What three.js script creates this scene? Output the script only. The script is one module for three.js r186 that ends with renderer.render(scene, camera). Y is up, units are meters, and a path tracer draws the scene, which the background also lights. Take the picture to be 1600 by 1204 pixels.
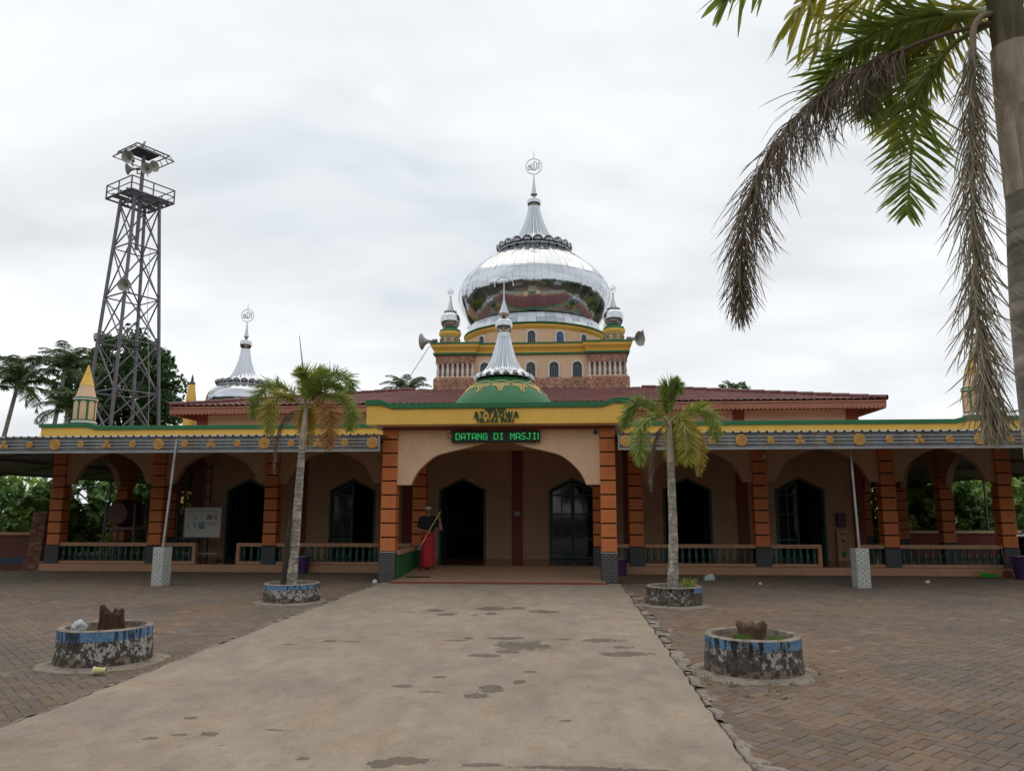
import * as THREE from 'three';
import { mergeGeometries, toCreasedNormals } from 'three/addons/utils/BufferGeometryUtils.js';
import { MarchingCubes } from 'three/addons/objects/MarchingCubes.js';
import { FontLoader } from 'three/addons/loaders/FontLoader.js';
import { TextGeometry } from 'three/addons/geometries/TextGeometry.js';

// ------------------------------------------------------------------ camera, sky, sun, exposure
const scene = new THREE.Scene();
const camera = new THREE.PerspectiveCamera(53.3, 1600 / 1204, 0.1, 900);
camera.position.set(1.64, 1.7, 17.7);
camera.rotation.order = 'YXZ';
camera.rotation.set(9.28 * Math.PI / 180, 4.19 * Math.PI / 180, 0);
scene.add(camera);
const renderer = new THREE.WebGLRenderer({ antialias: true });
renderer.toneMapping = THREE.LinearToneMapping;
renderer.toneMappingExposure = 1.31;
renderer.shadowMap.enabled = true;

// value noise, periodic when per > 0
function hash(x, y, s) { let h = Math.imul(x, 374761393) + Math.imul(y, 668265263) + Math.imul(s, 974634777); h = Math.imul(h ^ (h >>> 13), 1274126177); h ^= h >>> 16; return (h >>> 0) / 4294967296; }
function vn(x, y, s = 0, per = 0) {
  let xi = Math.floor(x), yi = Math.floor(y); const fx = x - xi, fy = y - yi;
  const u = fx * fx * (3 - 2 * fx), v = fy * fy * (3 - 2 * fy);
  let x1 = xi + 1, y1 = yi + 1;
  if (per) { xi = ((xi % per) + per) % per; x1 = ((x1 % per) + per) % per; yi = ((yi % per) + per) % per; y1 = ((y1 % per) + per) % per; }
  const a = hash(xi, yi, s), b = hash(x1, yi, s), c = hash(xi, y1, s), d = hash(x1, y1, s);
  return a + (b - a) * u + (c - a) * v + (a - b - c + d) * u * v;
}
function fbm(x, y, s = 0, oct = 5, per = 0) { let a = 0, w = 0.5, t = 0; for (let i = 0; i < oct; i++) { a += w * vn(x, y, s + i * 17, per); t += w; w *= 0.5; x *= 2; y *= 2; per *= 2; } return a / t; }
function rng(seed) { let a = seed >>> 0; return () => { a = (a + 0x6D2B79F5) | 0; let t = Math.imul(a ^ (a >>> 15), 1 | a); t = (t + Math.imul(t ^ (t >>> 7), 61 | t)) ^ t; return ((t ^ (t >>> 14)) >>> 0) / 4294967296; }; }
const clamp = (x, a, b) => Math.min(b, Math.max(a, x));
const sm = (a, b, x) => { const t = clamp((x - a) / (b - a), 0, 1); return t * t * (3 - 2 * t); };

const sunDir = new THREE.Vector3(0.02, 0.87, -0.47).normalize();
{
  const W = 1536, H = 768, data = new Float32Array(W * H * 4);
  for (let j = 0; j < H; j++) for (let i = 0; i < W; i++) {
    const el = ((j + 0.5) / H - 0.5) * Math.PI, az = ((i + 0.5) / W - 0.5) * 2 * Math.PI;
    const y = Math.sin(el), x = Math.cos(el) * Math.cos(az), z = Math.cos(el) * Math.sin(az);
    const k = 1 / (Math.max(y, 0) + 0.22), px = x * k * 1.5, pz = z * k * 1.5;
    const warp = fbm(px * 0.7 + 3, pz * 0.7, 5, 3);
    const n = fbm(px * 1.1 + warp * 1.7 + 9, pz * 1.6 + warp + 4, 11, 6), n2 = fbm(px * 0.45 + 20, pz * 0.45 + 7, 31, 4);
    const glow = Math.pow(Math.max(x * sunDir.x + y * sunDir.y + z * sunDir.z, 0), 5);
    let L = 0.69 + 0.12 * glow + 0.46 * (n - 0.5) + 0.34 * (n2 - 0.5);
    const thin = 0.6 * sm(0.5, 0.3, n) * sm(0.55, 0.42, n2);               // thinner, bluer cloud
    const o = (j * W + i) * 4;
    data[o] = L * (0.965 - 0.10 * thin); data[o + 1] = L * (0.995 - 0.02 * thin); data[o + 2] = L * (1.03 + 0.05 * thin); data[o + 3] = 1;
  }
  const t = new THREE.DataTexture(data, W, H, THREE.RGBAFormat, THREE.FloatType);
  t.mapping = THREE.EquirectangularReflectionMapping; t.magFilter = THREE.LinearFilter; t.minFilter = THREE.LinearFilter; t.wrapS = THREE.RepeatWrapping; t.needsUpdate = true;
  scene.background = t; scene.environment = t;
}
const sun = new THREE.DirectionalLight(0xfff1dc, 0.55);
sun.position.copy(sunDir).multiplyScalar(80); sun.target.position.set(0, 0, -8);
sun.castShadow = true; sun.shadow.radius = 125; sun.shadow.mapSize.set(2048, 2048);
Object.assign(sun.shadow.camera, { left: -45, right: 45, top: 45, bottom: -45, near: 1, far: 220 });
scene.add(sun, sun.target);

// ------------------------------------------------------------------ helpers
const V = (x, y, z) => new THREE.Vector3(x, y, z);
const taken = new Map();
function numbered(n) { const k = taken.get(n) || 0; taken.set(n, k + 1); return k ? `${n}_${String(k).padStart(3, '0')}` : n; }
function thing(name, label, category, pos = [0, 0, 0], turn = 0, group) {
  const o = new THREE.Group(); o.name = numbered(name); o.position.set(...pos); o.rotation.y = turn; o.userData = { label, category }; if (group) o.userData.group = group; scene.add(o); return o;
}
function mesh(name, geo, mat, parent = scene) {
  const m = new THREE.Mesh(geo, mat); m.name = parent === scene ? numbered(name) : name; m.castShadow = m.receiveShadow = true; parent.add(m); return m;
}
function grp(name, parent) { const g = new THREE.Group(); g.name = name; parent.add(g); return g; }
function struct(name, geo, mat, label, category) { const m = mesh(name, geo, mat); m.userData = { kind: 'structure', label, category }; return m; }
function copy(o, pos, turn, label) { const c = o.clone(); c.name = numbered(o.name.replace(/_\d{3}$/, '')); c.userData = { ...o.userData, label }; c.position.set(...pos); c.rotation.y = turn; scene.add(c); return c; }
// uv in metres by dominant axis
function um(g) {
  if (g.index) g = g.toNonIndexed();
  if (!g.attributes.normal) g.computeVertexNormals();
  const p = g.attributes.position, n = p.count, uv = new Float32Array(n * 2), a = V(), b = V(), c = V();
  for (let i = 0; i < n; i += 3) {
    a.fromBufferAttribute(p, i); b.fromBufferAttribute(p, i + 1).sub(a); c.fromBufferAttribute(p, i + 2).sub(a); b.cross(c);
    const ax = Math.abs(b.x), ay = Math.abs(b.y), az = Math.abs(b.z);
    for (let k = 0; k < 3; k++) {
      const x = p.getX(i + k), y = p.getY(i + k), z = p.getZ(i + k);
      if (ay >= ax && ay >= az) { uv[(i + k) * 2] = x; uv[(i + k) * 2 + 1] = z; } else if (az >= ax) { uv[(i + k) * 2] = x; uv[(i + k) * 2 + 1] = y; } else { uv[(i + k) * 2] = z; uv[(i + k) * 2 + 1] = y; }
    }
  }
  g.setAttribute('uv', new THREE.BufferAttribute(uv, 2));
  for (const k of Object.keys(g.attributes)) if (!['position', 'normal', 'uv', 'color'].includes(k)) g.deleteAttribute(k);
  return g;
}
const mg = list => list.length === 1 ? list[0] : mergeGeometries(list);
function bx(w, h, d, x = 0, y = 0, z = 0) { const g = new THREE.BoxGeometry(w, h, d); g.translate(x, y, z); return um(g); }
const bb = (x0, x1, y0, y1, z0, z1) => bx(x1 - x0, y1 - y0, z1 - z0, (x0 + x1) / 2, (y0 + y1) / 2, (z0 + z1) / 2);
function bev(w, h, d, r = 0.008) {   // box with chamfered edges
  const s = new THREE.Shape(); const a = w / 2 - r, b = h / 2 - r; s.moveTo(-a, -b); s.lineTo(a, -b); s.lineTo(a, b); s.lineTo(-a, b); s.closePath();
  const g = new THREE.ExtrudeGeometry(s, { depth: d - 2 * r, bevelEnabled: true, bevelThickness: r, bevelSize: r, bevelSegments: 1 }); g.translate(0, 0, -(d / 2 - r)); return um(g);
}
const at = (g, x, y, z, ry = 0, rx = 0, rz = 0) => { const q = g.clone(); if (rx) q.rotateX(rx); if (rz) q.rotateZ(rz); if (ry) q.rotateY(ry); q.translate(x, y, z); return q; };
function lathe(pts, seg = 24) { return um(new THREE.LatheGeometry(pts.map(p => new THREE.Vector2(Math.max(p[0], 0.0005), p[1])), seg)); }
function cyl(r0, r1, h, x = 0, y = 0, z = 0, seg = 14) { const g = new THREE.CylinderGeometry(r1, r0, h, seg); g.translate(x, y + h / 2, z); return um(g); }
function tube(pts, radii, rad = 7, seg = 0) {   // tapered tube through points
  const c = pts.length > 2 ? new THREE.CatmullRomCurve3(pts) : new THREE.LineCurve3(pts[0], pts[1]);
  const n = seg || (pts.length > 2 ? pts.length * 4 : 1), g = new THREE.TubeGeometry(c, n, 1, rad, false), p = g.attributes.position;
  for (let i = 0; i <= n; i++) {
    const o = c.getPointAt(i / n), t = i / n, k = t * (radii.length - 1), a = Math.min(radii.length - 2, Math.floor(k)), r = radii.length === 1 ? radii[0] : radii[a] + (radii[a + 1] - radii[a]) * (k - a);
    for (let j = 0; j <= rad; j++) { const q = i * (rad + 1) + j; p.setXYZ(q, o.x + (p.getX(q) - o.x) * r, o.y + (p.getY(q) - o.y) * r, o.z + (p.getZ(q) - o.z) * r); }
  }
  return um(g);
}
function bar(a, b, w, h = w) {   // square bar between two points
  const d = b.clone().sub(a), L = d.length(), g = new THREE.BoxGeometry(w, L, h); g.translate(0, L / 2, 0);
  g.applyQuaternion(new THREE.Quaternion().setFromUnitVectors(V(0, 1, 0), d.normalize())); g.translate(a.x, a.y, a.z); return um(g);
}
function ext(shape, depth, r = 0, seg = 10) { return um(new THREE.ExtrudeGeometry(shape, { depth: depth - 2 * r, bevelEnabled: r > 0, bevelThickness: r, bevelSize: r, bevelSegments: 1, curveSegments: seg })); }
function shape(pts) { const s = new THREE.Shape(); pts.forEach((p, i) => i ? s.lineTo(p[0], p[1]) : s.moveTo(p[0], p[1])); s.closePath(); return s; }
function rectLoft(x0, x1, z0, z1, prof) {   // rectangle swept up a profile of [offset, y], closed top and bottom
  const pos = []; const ring = ([o, y]) => [[x0 - o, y, z1 + o], [x1 + o, y, z1 + o], [x1 + o, y, z0 - o], [x0 - o, y, z0 - o]];
  for (let i = 0; i + 1 < prof.length; i++) { const a = ring(prof[i]), b = ring(prof[i + 1]); for (let k = 0; k < 4; k++) { const m = (k + 1) % 4; pos.push(...a[k], ...a[m], ...b[m], ...a[k], ...b[m], ...b[k]); } }
  const a = ring(prof[0]), b = ring(prof[prof.length - 1]); pos.push(...a[0], ...a[2], ...a[1], ...a[0], ...a[3], ...a[2], ...b[0], ...b[1], ...b[2], ...b[0], ...b[2], ...b[3]);
  const g = new THREE.BufferGeometry(); g.setAttribute('position', new THREE.Float32BufferAttribute(pos, 3)); g.computeVertexNormals(); return um(g);
}

// ------------------------------------------------------------------ textures and materials
function dtex(w, h, fn, srgb = true) {
  const d = new Uint8Array(w * h * 4);
  for (let j = 0; j < h; j++) for (let i = 0; i < w; i++) { const c = fn(i / w, j / h), o = (j * w + i) * 4; d[o] = clamp(c[0], 0, 255); d[o + 1] = clamp(c[1], 0, 255); d[o + 2] = clamp(c[2], 0, 255); d[o + 3] = 255; }
  const t = new THREE.DataTexture(d, w, h); t.wrapS = t.wrapT = THREE.RepeatWrapping; t.magFilter = THREE.LinearFilter; t.minFilter = THREE.LinearMipmapLinearFilter; t.generateMipmaps = true; if (srgb) t.colorSpace = THREE.SRGBColorSpace; t.needsUpdate = true; return t;
}
const rep = (t, s, s2 = s) => { const c = t.clone(); c.repeat.set(s, s2); c.needsUpdate = true; return c; };
const tMottle = dtex(512, 512, (u, v) => { const n = fbm(u * 6, v * 6, 3, 6, 6), m = vn(u * 90, v * 90, 8, 90), s = sm(0.62, 0.72, fbm(u * 10, v * 10, 40, 4, 10)); const k = 240 + 26 * (n - 0.5) + 10 * (m - 0.5) - 7 * s; return [k, k - 1, k - 2]; });
const tGrain = dtex(512, 512, (u, v) => { const k = 128 + 90 * (fbm(u * 24, v * 24, 5, 5, 24) - 0.5) + 60 * (vn(u * 200, v * 200, 2, 200) - 0.5); return [k, k, k]; }, false);
const tStone = dtex(512, 512, (u, v) => { const n = fbm(u * 40, v * 40, 7, 3, 40), m = fbm(u * 9, v * 9, 9, 4, 9); const r = Math.abs(n - 0.5) < 0.035 ? 0.62 : 1; const k = r * (0.82 + 0.45 * (m - 0.5) + 0.5 * (n - 0.5)); return [222 * k, 176 * k, 154 * k]; });
const tRoof = dtex(512, 512, (u, v) => { const n = fbm(u * 7, v * 7, 13, 6, 7), m = fbm(u * 40, v * 40, 14, 3, 40); const k = 0.9 + 0.5 * (n - 0.5) + 0.25 * (m - 0.5); return [205 * k, 200 * k, 200 * k]; });
const tTrunk = dtex(256, 512, (u, v) => { const r = Math.pow(Math.abs(Math.sin(v * Math.PI * 14 + 1.2 * (vn(u * 6, v * 6, 3, 6)))), 6), n = fbm(u * 12, v * 24, 4, 5, 12), l = sm(0.55, 0.68, fbm(u * 8, v * 8, 24, 4, 8)); const k = 0.82 - 0.14 * r + 0.55 * (n - 0.5) + 0.2 * l; return [212 * k, 208 * k, 202 * k]; });
const tBark = dtex(256, 256, (u, v) => { const n = fbm(u * 22, v * 5, 4, 5, 0), m = fbm(u * 8, v * 8, 6, 4, 8); const k = 0.88 + 0.55 * (n - 0.5) + 0.3 * (m - 0.5); return [236 * k, 230 * k, 224 * k]; });
const tSteel = dtex(256, 256, (u, v) => { const n = fbm(u * 8, v * 8, 44, 5, 8), r = sm(0.55, 0.75, fbm(u * 14, v * 14, 45, 4, 14)); return [200 + 60 * (n - 0.5) + 8 * r, 200 + 60 * (n - 0.5) - 30 * r, 198 + 60 * (n - 0.5) - 52 * r]; });
const tLeaf = dtex(128, 128, (u, v) => { const n = fbm(u * 8, v * 8, 50, 4, 8); const k = 226 + 70 * (n - 0.5); return [k + 8, k + 6, k - 12]; });
const tDirt = dtex(1024, 1024, (u, v) => { const n = fbm(u * 14, v * 14, 60, 6, 14), g = sm(0.5, 0.6, fbm(u * 8, v * 8, 61, 5, 8)), f = vn(u * 300, v * 300, 62, 300); const k = 0.75 + 0.6 * (n - 0.5) + 0.25 * (f - 0.5); return [(150 - 62 * g) * k, (118 - 2 * g) * k, (86 - 38 * g) * k]; });
const tDirtGrey = dtex(512, 512, (u, v) => { const n = fbm(u * 9, v * 9, 66, 6, 9), f = vn(u * 160, v * 160, 67, 160), s = sm(0.55, 0.68, fbm(u * 14, v * 14, 68, 4, 14)); const k = 236 + 70 * (n - 0.5) + 22 * (f - 0.5) - 46 * s; return [k, k - 3 * s, k - 8 * s]; });
const MAT = {};
function std(name, hex, rough = 0.8, o = {}) {
  const m = new (o.phys ? THREE.MeshPhysicalMaterial : THREE.MeshStandardMaterial)({ color: new THREE.Color(hex), roughness: rough, metalness: o.metal || 0 });
  if (o.map !== null) m.map = o.map || rep(tMottle, 0.28);
  if (o.bump) { m.bumpMap = o.bumpMap || rep(tGrain, o.bs || 1.1); m.bumpScale = o.bump; }
  if (o.set) Object.assign(m, o.set);
  m.side = THREE.DoubleSide; MAT[name] = m; return m;
}
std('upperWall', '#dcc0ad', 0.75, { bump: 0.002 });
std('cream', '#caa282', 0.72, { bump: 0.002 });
std('creamLight', '#ecc7a2', 0.72, { bump: 0.002 });
std('yellow', '#fbc95c', 0.62, { bump: 0.002 });
std('green', '#267345', 0.55, { bump: 0.0015 });
std('orange', '#d97c42', 0.6, { bump: 0.002 });
std('groove', '#1d1512', 0.8);
std('maroon', '#8a4238', 0.65, { bump: 0.0015 });
std('charcoal', '#45464a', 0.55);
std('brickDark', '#3d3d42', 0.6);
std('mortar', '#b9b5ad', 0.9);
std('stone', '#f0e2da', 0.85, { map: rep(tStone, 0.55), bump: 0.006, bs: 2 });
std('white', '#e4e2db', 0.6);
std('roof', '#8c4a48', 0.48, { map: rep(tRoof, 0.25) });
std('fringe', '#a5735f', 0.75);
std('soffit', '#6d4038', 0.8);
std('silver', '#c4c8cd', 0.11, { metal: 1, map: null });
std('silverDull', '#b9bdc3', 0.2, { metal: 1, map: null });
std('petal', '#8f8f96', 0.12, { metal: 1, map: null });
std('zinc', '#cbd1d5', 0.45, { metal: 0.25, map: rep(tSteel, 0.5) });
std('gold', '#e0a955', 0.5, { bump: 0.001 });
std('balGreen', '#27584d', 0.5);
std('rail', '#bd9070', 0.7, { bump: 0.0015 });
std('doorGreen', '#3a5f55', 0.5);
std('tile', '#8a6248', 0.14, { map: rep(tMottle, 0.5) });
std('ramp', '#b59679', 0.4, { map: rep(tMottle, 0.5) });
std('steel', '#8d8b98', 0.6, { metal: 0.15, map: rep(tSteel, 0.7) });
std('horn', '#a7a59c', 0.5);
std('concrete', '#978b7d', 0.92, { map: rep(tDirtGrey, 0.8), bump: 0.012, bs: 2.2 });
std('trunk', '#d6cfc6', 0.9, { map: rep(tTrunk, 1, 1), bump: 0.006, bumpMap: rep(tTrunk, 1, 1) });
std('crownshaft', '#d8cabb', 0.75, { map: rep(tBark, 1.5, 1.2) });
std('bark', '#4f463d', 0.95, { map: rep(tBark, 2, 0.6), bump: 0.01, bumpMap: rep(tBark, 2, 0.6) });
std('stumpRed', '#5d3a2e', 0.95, { map: rep(tBark, 7, 3), bump: 0.02, bumpMap: rep(tBark, 7, 3) });
std('stumpBrown', '#7d604c', 0.95, { map: rep(tBark, 7, 3), bump: 0.02, bumpMap: rep(tBark, 7, 3) });
std('soil', '#5d4a3a', 0.98, { map: rep(tMottle, 2), bump: 0.02, bs: 3 });
std('black', '#16171a', 0.5, { map: null });
std('glass', '#1b2428', 0.05, { map: null, set: { metalness: 0 } });
std('blueGlass', '#1f4f94', 0.06, { map: null });
std('purple', '#4a2c63', 0.45);
const leafMat = (name, hex, tr = 0.3) => { const m = new THREE.MeshPhysicalMaterial({ color: new THREE.Color(hex), roughness: 0.75, transmission: tr, thickness: 0, map: rep(tLeaf, 3), side: THREE.DoubleSide }); MAT[name] = m; return m; };
leafMat('leafG', '#93a94c', 0.42); leafMat('leafG2', '#abba58', 0.42); leafMat('leafY', '#b9b44c', 0.4); leafMat('leafYY', '#cbb04e', 0.4); leafMat('leafO', '#c08c4c', 0.35);
leafMat('leafTree', '#3f6231', 0.2); leafMat('leafTree2', '#557a38', 0.2); leafMat('leafCoco', '#5c6f42', 0.25); leafMat('leafBush', '#7fa046', 0.3); leafMat('leafPale', '#a9bb5c', 0.35); leafMat('grass', '#6f9433', 0.25);
leafMat('deadB', '#86766c', 0.12); leafMat('deadG', '#a89d8e', 0.14); std('ornament', '#f6d58c', 0.55); std('letterGreen', '#0f4a28', 0.55);
console.log('materials');
// ------------------------------------------------------------------ ground, path, paving
{
  const g = new THREE.PlaneGeometry(700, 700, 1, 1); g.rotateX(-Math.PI / 2); g.translate(0, -0.09, -40);
  struct('ground', um(g), std('dirt', '#9c958a', 0.97, { map: rep(tDirt, 0.16), bump: 0.03, bs: 0.5 }), 'bare and grassy earth around the mosque yard', 'ground');
}
const PW = 2.82, PZ0 = -0.9, PZ1 = 17.9;
{
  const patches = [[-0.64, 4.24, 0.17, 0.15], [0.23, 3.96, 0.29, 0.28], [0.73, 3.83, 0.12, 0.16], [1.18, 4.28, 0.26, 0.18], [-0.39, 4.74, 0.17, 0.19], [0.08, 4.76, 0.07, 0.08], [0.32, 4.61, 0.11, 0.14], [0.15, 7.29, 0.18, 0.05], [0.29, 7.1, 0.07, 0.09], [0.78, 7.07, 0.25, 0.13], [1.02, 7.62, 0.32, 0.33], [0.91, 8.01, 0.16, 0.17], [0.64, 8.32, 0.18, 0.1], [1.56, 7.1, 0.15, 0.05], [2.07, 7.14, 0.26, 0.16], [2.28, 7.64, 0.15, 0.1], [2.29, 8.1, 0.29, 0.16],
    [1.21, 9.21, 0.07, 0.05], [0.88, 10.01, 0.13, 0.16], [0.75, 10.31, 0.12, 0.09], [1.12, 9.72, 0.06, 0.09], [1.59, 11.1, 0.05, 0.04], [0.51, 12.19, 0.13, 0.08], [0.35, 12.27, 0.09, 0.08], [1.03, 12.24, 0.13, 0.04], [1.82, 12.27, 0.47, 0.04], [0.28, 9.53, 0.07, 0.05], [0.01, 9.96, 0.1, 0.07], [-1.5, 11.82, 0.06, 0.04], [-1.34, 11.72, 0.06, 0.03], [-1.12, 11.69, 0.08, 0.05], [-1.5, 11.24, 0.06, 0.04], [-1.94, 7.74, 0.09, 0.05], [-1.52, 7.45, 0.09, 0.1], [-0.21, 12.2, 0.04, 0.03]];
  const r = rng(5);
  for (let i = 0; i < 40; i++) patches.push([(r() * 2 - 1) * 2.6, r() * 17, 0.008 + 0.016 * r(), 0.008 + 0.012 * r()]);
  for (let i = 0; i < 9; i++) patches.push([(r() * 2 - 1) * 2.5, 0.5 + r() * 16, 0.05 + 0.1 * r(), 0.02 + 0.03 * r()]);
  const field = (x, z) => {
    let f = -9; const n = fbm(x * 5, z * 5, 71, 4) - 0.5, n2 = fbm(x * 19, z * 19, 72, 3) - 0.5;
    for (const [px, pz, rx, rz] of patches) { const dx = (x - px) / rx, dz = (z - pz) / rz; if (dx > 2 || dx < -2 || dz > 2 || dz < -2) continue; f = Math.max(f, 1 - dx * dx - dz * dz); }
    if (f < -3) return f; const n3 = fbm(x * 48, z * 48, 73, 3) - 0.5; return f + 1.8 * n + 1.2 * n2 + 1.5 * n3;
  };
  const W = 704, H = 2048, L = PZ1 - PZ0, col = new Float32Array(W * H);
  for (let j = 0; j < H; j++) for (let i = 0; i < W; i++) col[j * W + i] = field((i / W * 2 - 1) * (PW + 0.1), PZ0 + j / H * L);
  const map = dtex(W, H, (u, v) => {
    const x = (u * 2 - 1) * (PW + 0.1), z = PZ0 + v * L, f = col[Math.min(H - 1, Math.round(v * H)) * W + Math.min(W - 1, Math.round(u * W))];
    const a = fbm(x * 0.8, z * 0.8, 80, 5), b = fbm(x * 6, z * 3.5, 81, 5), c = vn(x * 60, z * 60, 82), d = fbm(x * 2.2 + 5, z * 1.1, 84, 4);
    let k = 1 + 0.16 * (a - 0.5) + 0.2 * (b - 0.5) + 0.1 * (c - 0.5), R = 180, G = 168, B = 154;
    const sand = sm(0.52, 0.66, d); R += 2 * sand; G -= 2 * sand; B -= 6 * sand;               // sandy film in patches with a ragged outline
    const spot = sm(0.70, 0.74, fbm(x * 11, z * 11, 86, 3)); k *= 1 - 0.05 * spot;
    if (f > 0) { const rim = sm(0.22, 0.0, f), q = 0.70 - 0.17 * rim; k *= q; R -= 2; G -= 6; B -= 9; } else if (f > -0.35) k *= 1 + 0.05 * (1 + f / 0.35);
    return [R * k, G * k, B * k];
  });
  const bump = dtex(W, H, (u, v) => {
    const x = (u * 2 - 1) * (PW + 0.1), z = PZ0 + v * L, f = col[Math.min(H - 1, Math.round(v * H)) * W + Math.min(W - 1, Math.round(u * W))];
    const k = 168 + 60 * (fbm(x * 9, z * 9, 90, 5) - 0.5) + 26 * (vn(x * 70, z * 70, 91) - 0.5) - 90 * sm(-0.05, 0.18, f); return [k, k, k];
  }, false);
  const rough = dtex(W, H, (u, v) => { const f = col[Math.min(H - 1, Math.round(v * H)) * W + Math.min(W - 1, Math.round(u * W))]; const k = f > 0.05 ? 196 : 235; return [k, k, k]; }, false);
  for (const t of [map, bump, rough]) t.wrapS = t.wrapT = THREE.ClampToEdgeWrapping;
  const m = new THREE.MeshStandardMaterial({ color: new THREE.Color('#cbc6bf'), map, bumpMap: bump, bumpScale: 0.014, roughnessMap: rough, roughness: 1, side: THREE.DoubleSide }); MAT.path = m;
  // slab with ragged long edges
  const nz = 420, xs = 12, pos = [], uv = [], idx = [];
  const edge = (s, z) => s * (PW + 0.05 * (fbm(z * 1.3, s * 7, 33, 4) - 0.5) + 0.05 * (fbm(z * 7, s * 3, 34, 3) - 0.5));
  for (let j = 0; j <= nz; j++) {
    const z = PZ0 + (PZ1 - PZ0) * j / nz, a = edge(-1, z), b = edge(1, z);
    for (let i = -1; i <= xs + 1; i++) { const t = clamp(i / xs, 0, 1), x = a + (b - a) * t, y = (i < 0 || i > xs) ? -0.08 : 0.022 + 0.006 * (fbm(x * 1.5, z * 1.5, 36, 3) - 0.5); pos.push(x, y, z); uv.push((x / (PW + 0.1) + 1) / 2, (z - PZ0) / L); }
  }
  const w = xs + 3; for (let j = 0; j < nz; j++) for (let i = 0; i < w - 1; i++) { const a = j * w + i; idx.push(a, a + w, a + 1, a + 1, a + w, a + w + 1); }
  let g = new THREE.BufferGeometry(); g.setAttribute('position', new THREE.Float32BufferAttribute(pos, 3)); g.setAttribute('uv', new THREE.Float32BufferAttribute(uv, 2)); g.setIndex(idx); g.computeVertexNormals(); g = toCreasedNormals(g, 0.6);
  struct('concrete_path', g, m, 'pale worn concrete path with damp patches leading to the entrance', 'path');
  // cracked mortar strips along both edges
  for (const s of [-1, 1]) {
    const p = [], ix = [], n = 700;
    for (let j = 0; j <= n; j++) {
      const z = PZ0 + 0.1 + (16.5 - PZ0) * j / n, x0 = s * (Math.abs(edge(s, z)) + 0.016 + 0.012 * fbm(z * 3, 2, 55, 3)), wd = s > 0 ? 0.02 + 0.4 * Math.pow(fbm(z * 1.1, 1, 56, 4), 1.6) * (0.1 + 1.5 * fbm(z * 14, 4, 57, 4)) : 0.015 + 0.2 * Math.pow(fbm(z * 1.3, 8, 58, 4), 2) * (0.4 + fbm(z * 9, 4, 59, 3));
      p.push(x0, -0.05, z, x0, 0.017 + 0.004 * fbm(z * 4, 1, 60, 2), z, x0 + s * wd * 0.7, 0.014, z, x0 + s * wd, -0.01, z);
    }
    for (let j = 0; j < n; j++) for (let i = 0; i < 3; i++) { if (i && hash(Math.floor(j / 3.3 + i * 0.7), s + 5 + (i > 1 ? 2 : 0), 3) < (i > 1 ? 0.34 : 0.2)) continue; const a = j * 4 + i; ix.push(a, a + 1, a + 4, a + 1, a + 5, a + 4); }
    let q = new THREE.BufferGeometry(); q.setAttribute('position', new THREE.Float32BufferAttribute(p, 3)); q.setIndex(ix); q.computeVertexNormals();
    struct('path_edge', um(q), MAT.concrete, s > 0 ? 'cracked mortar strip along the right edge of the path' : 'crumbling mortar strip along the left edge of the path', 'path edge');
  }
}
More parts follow.
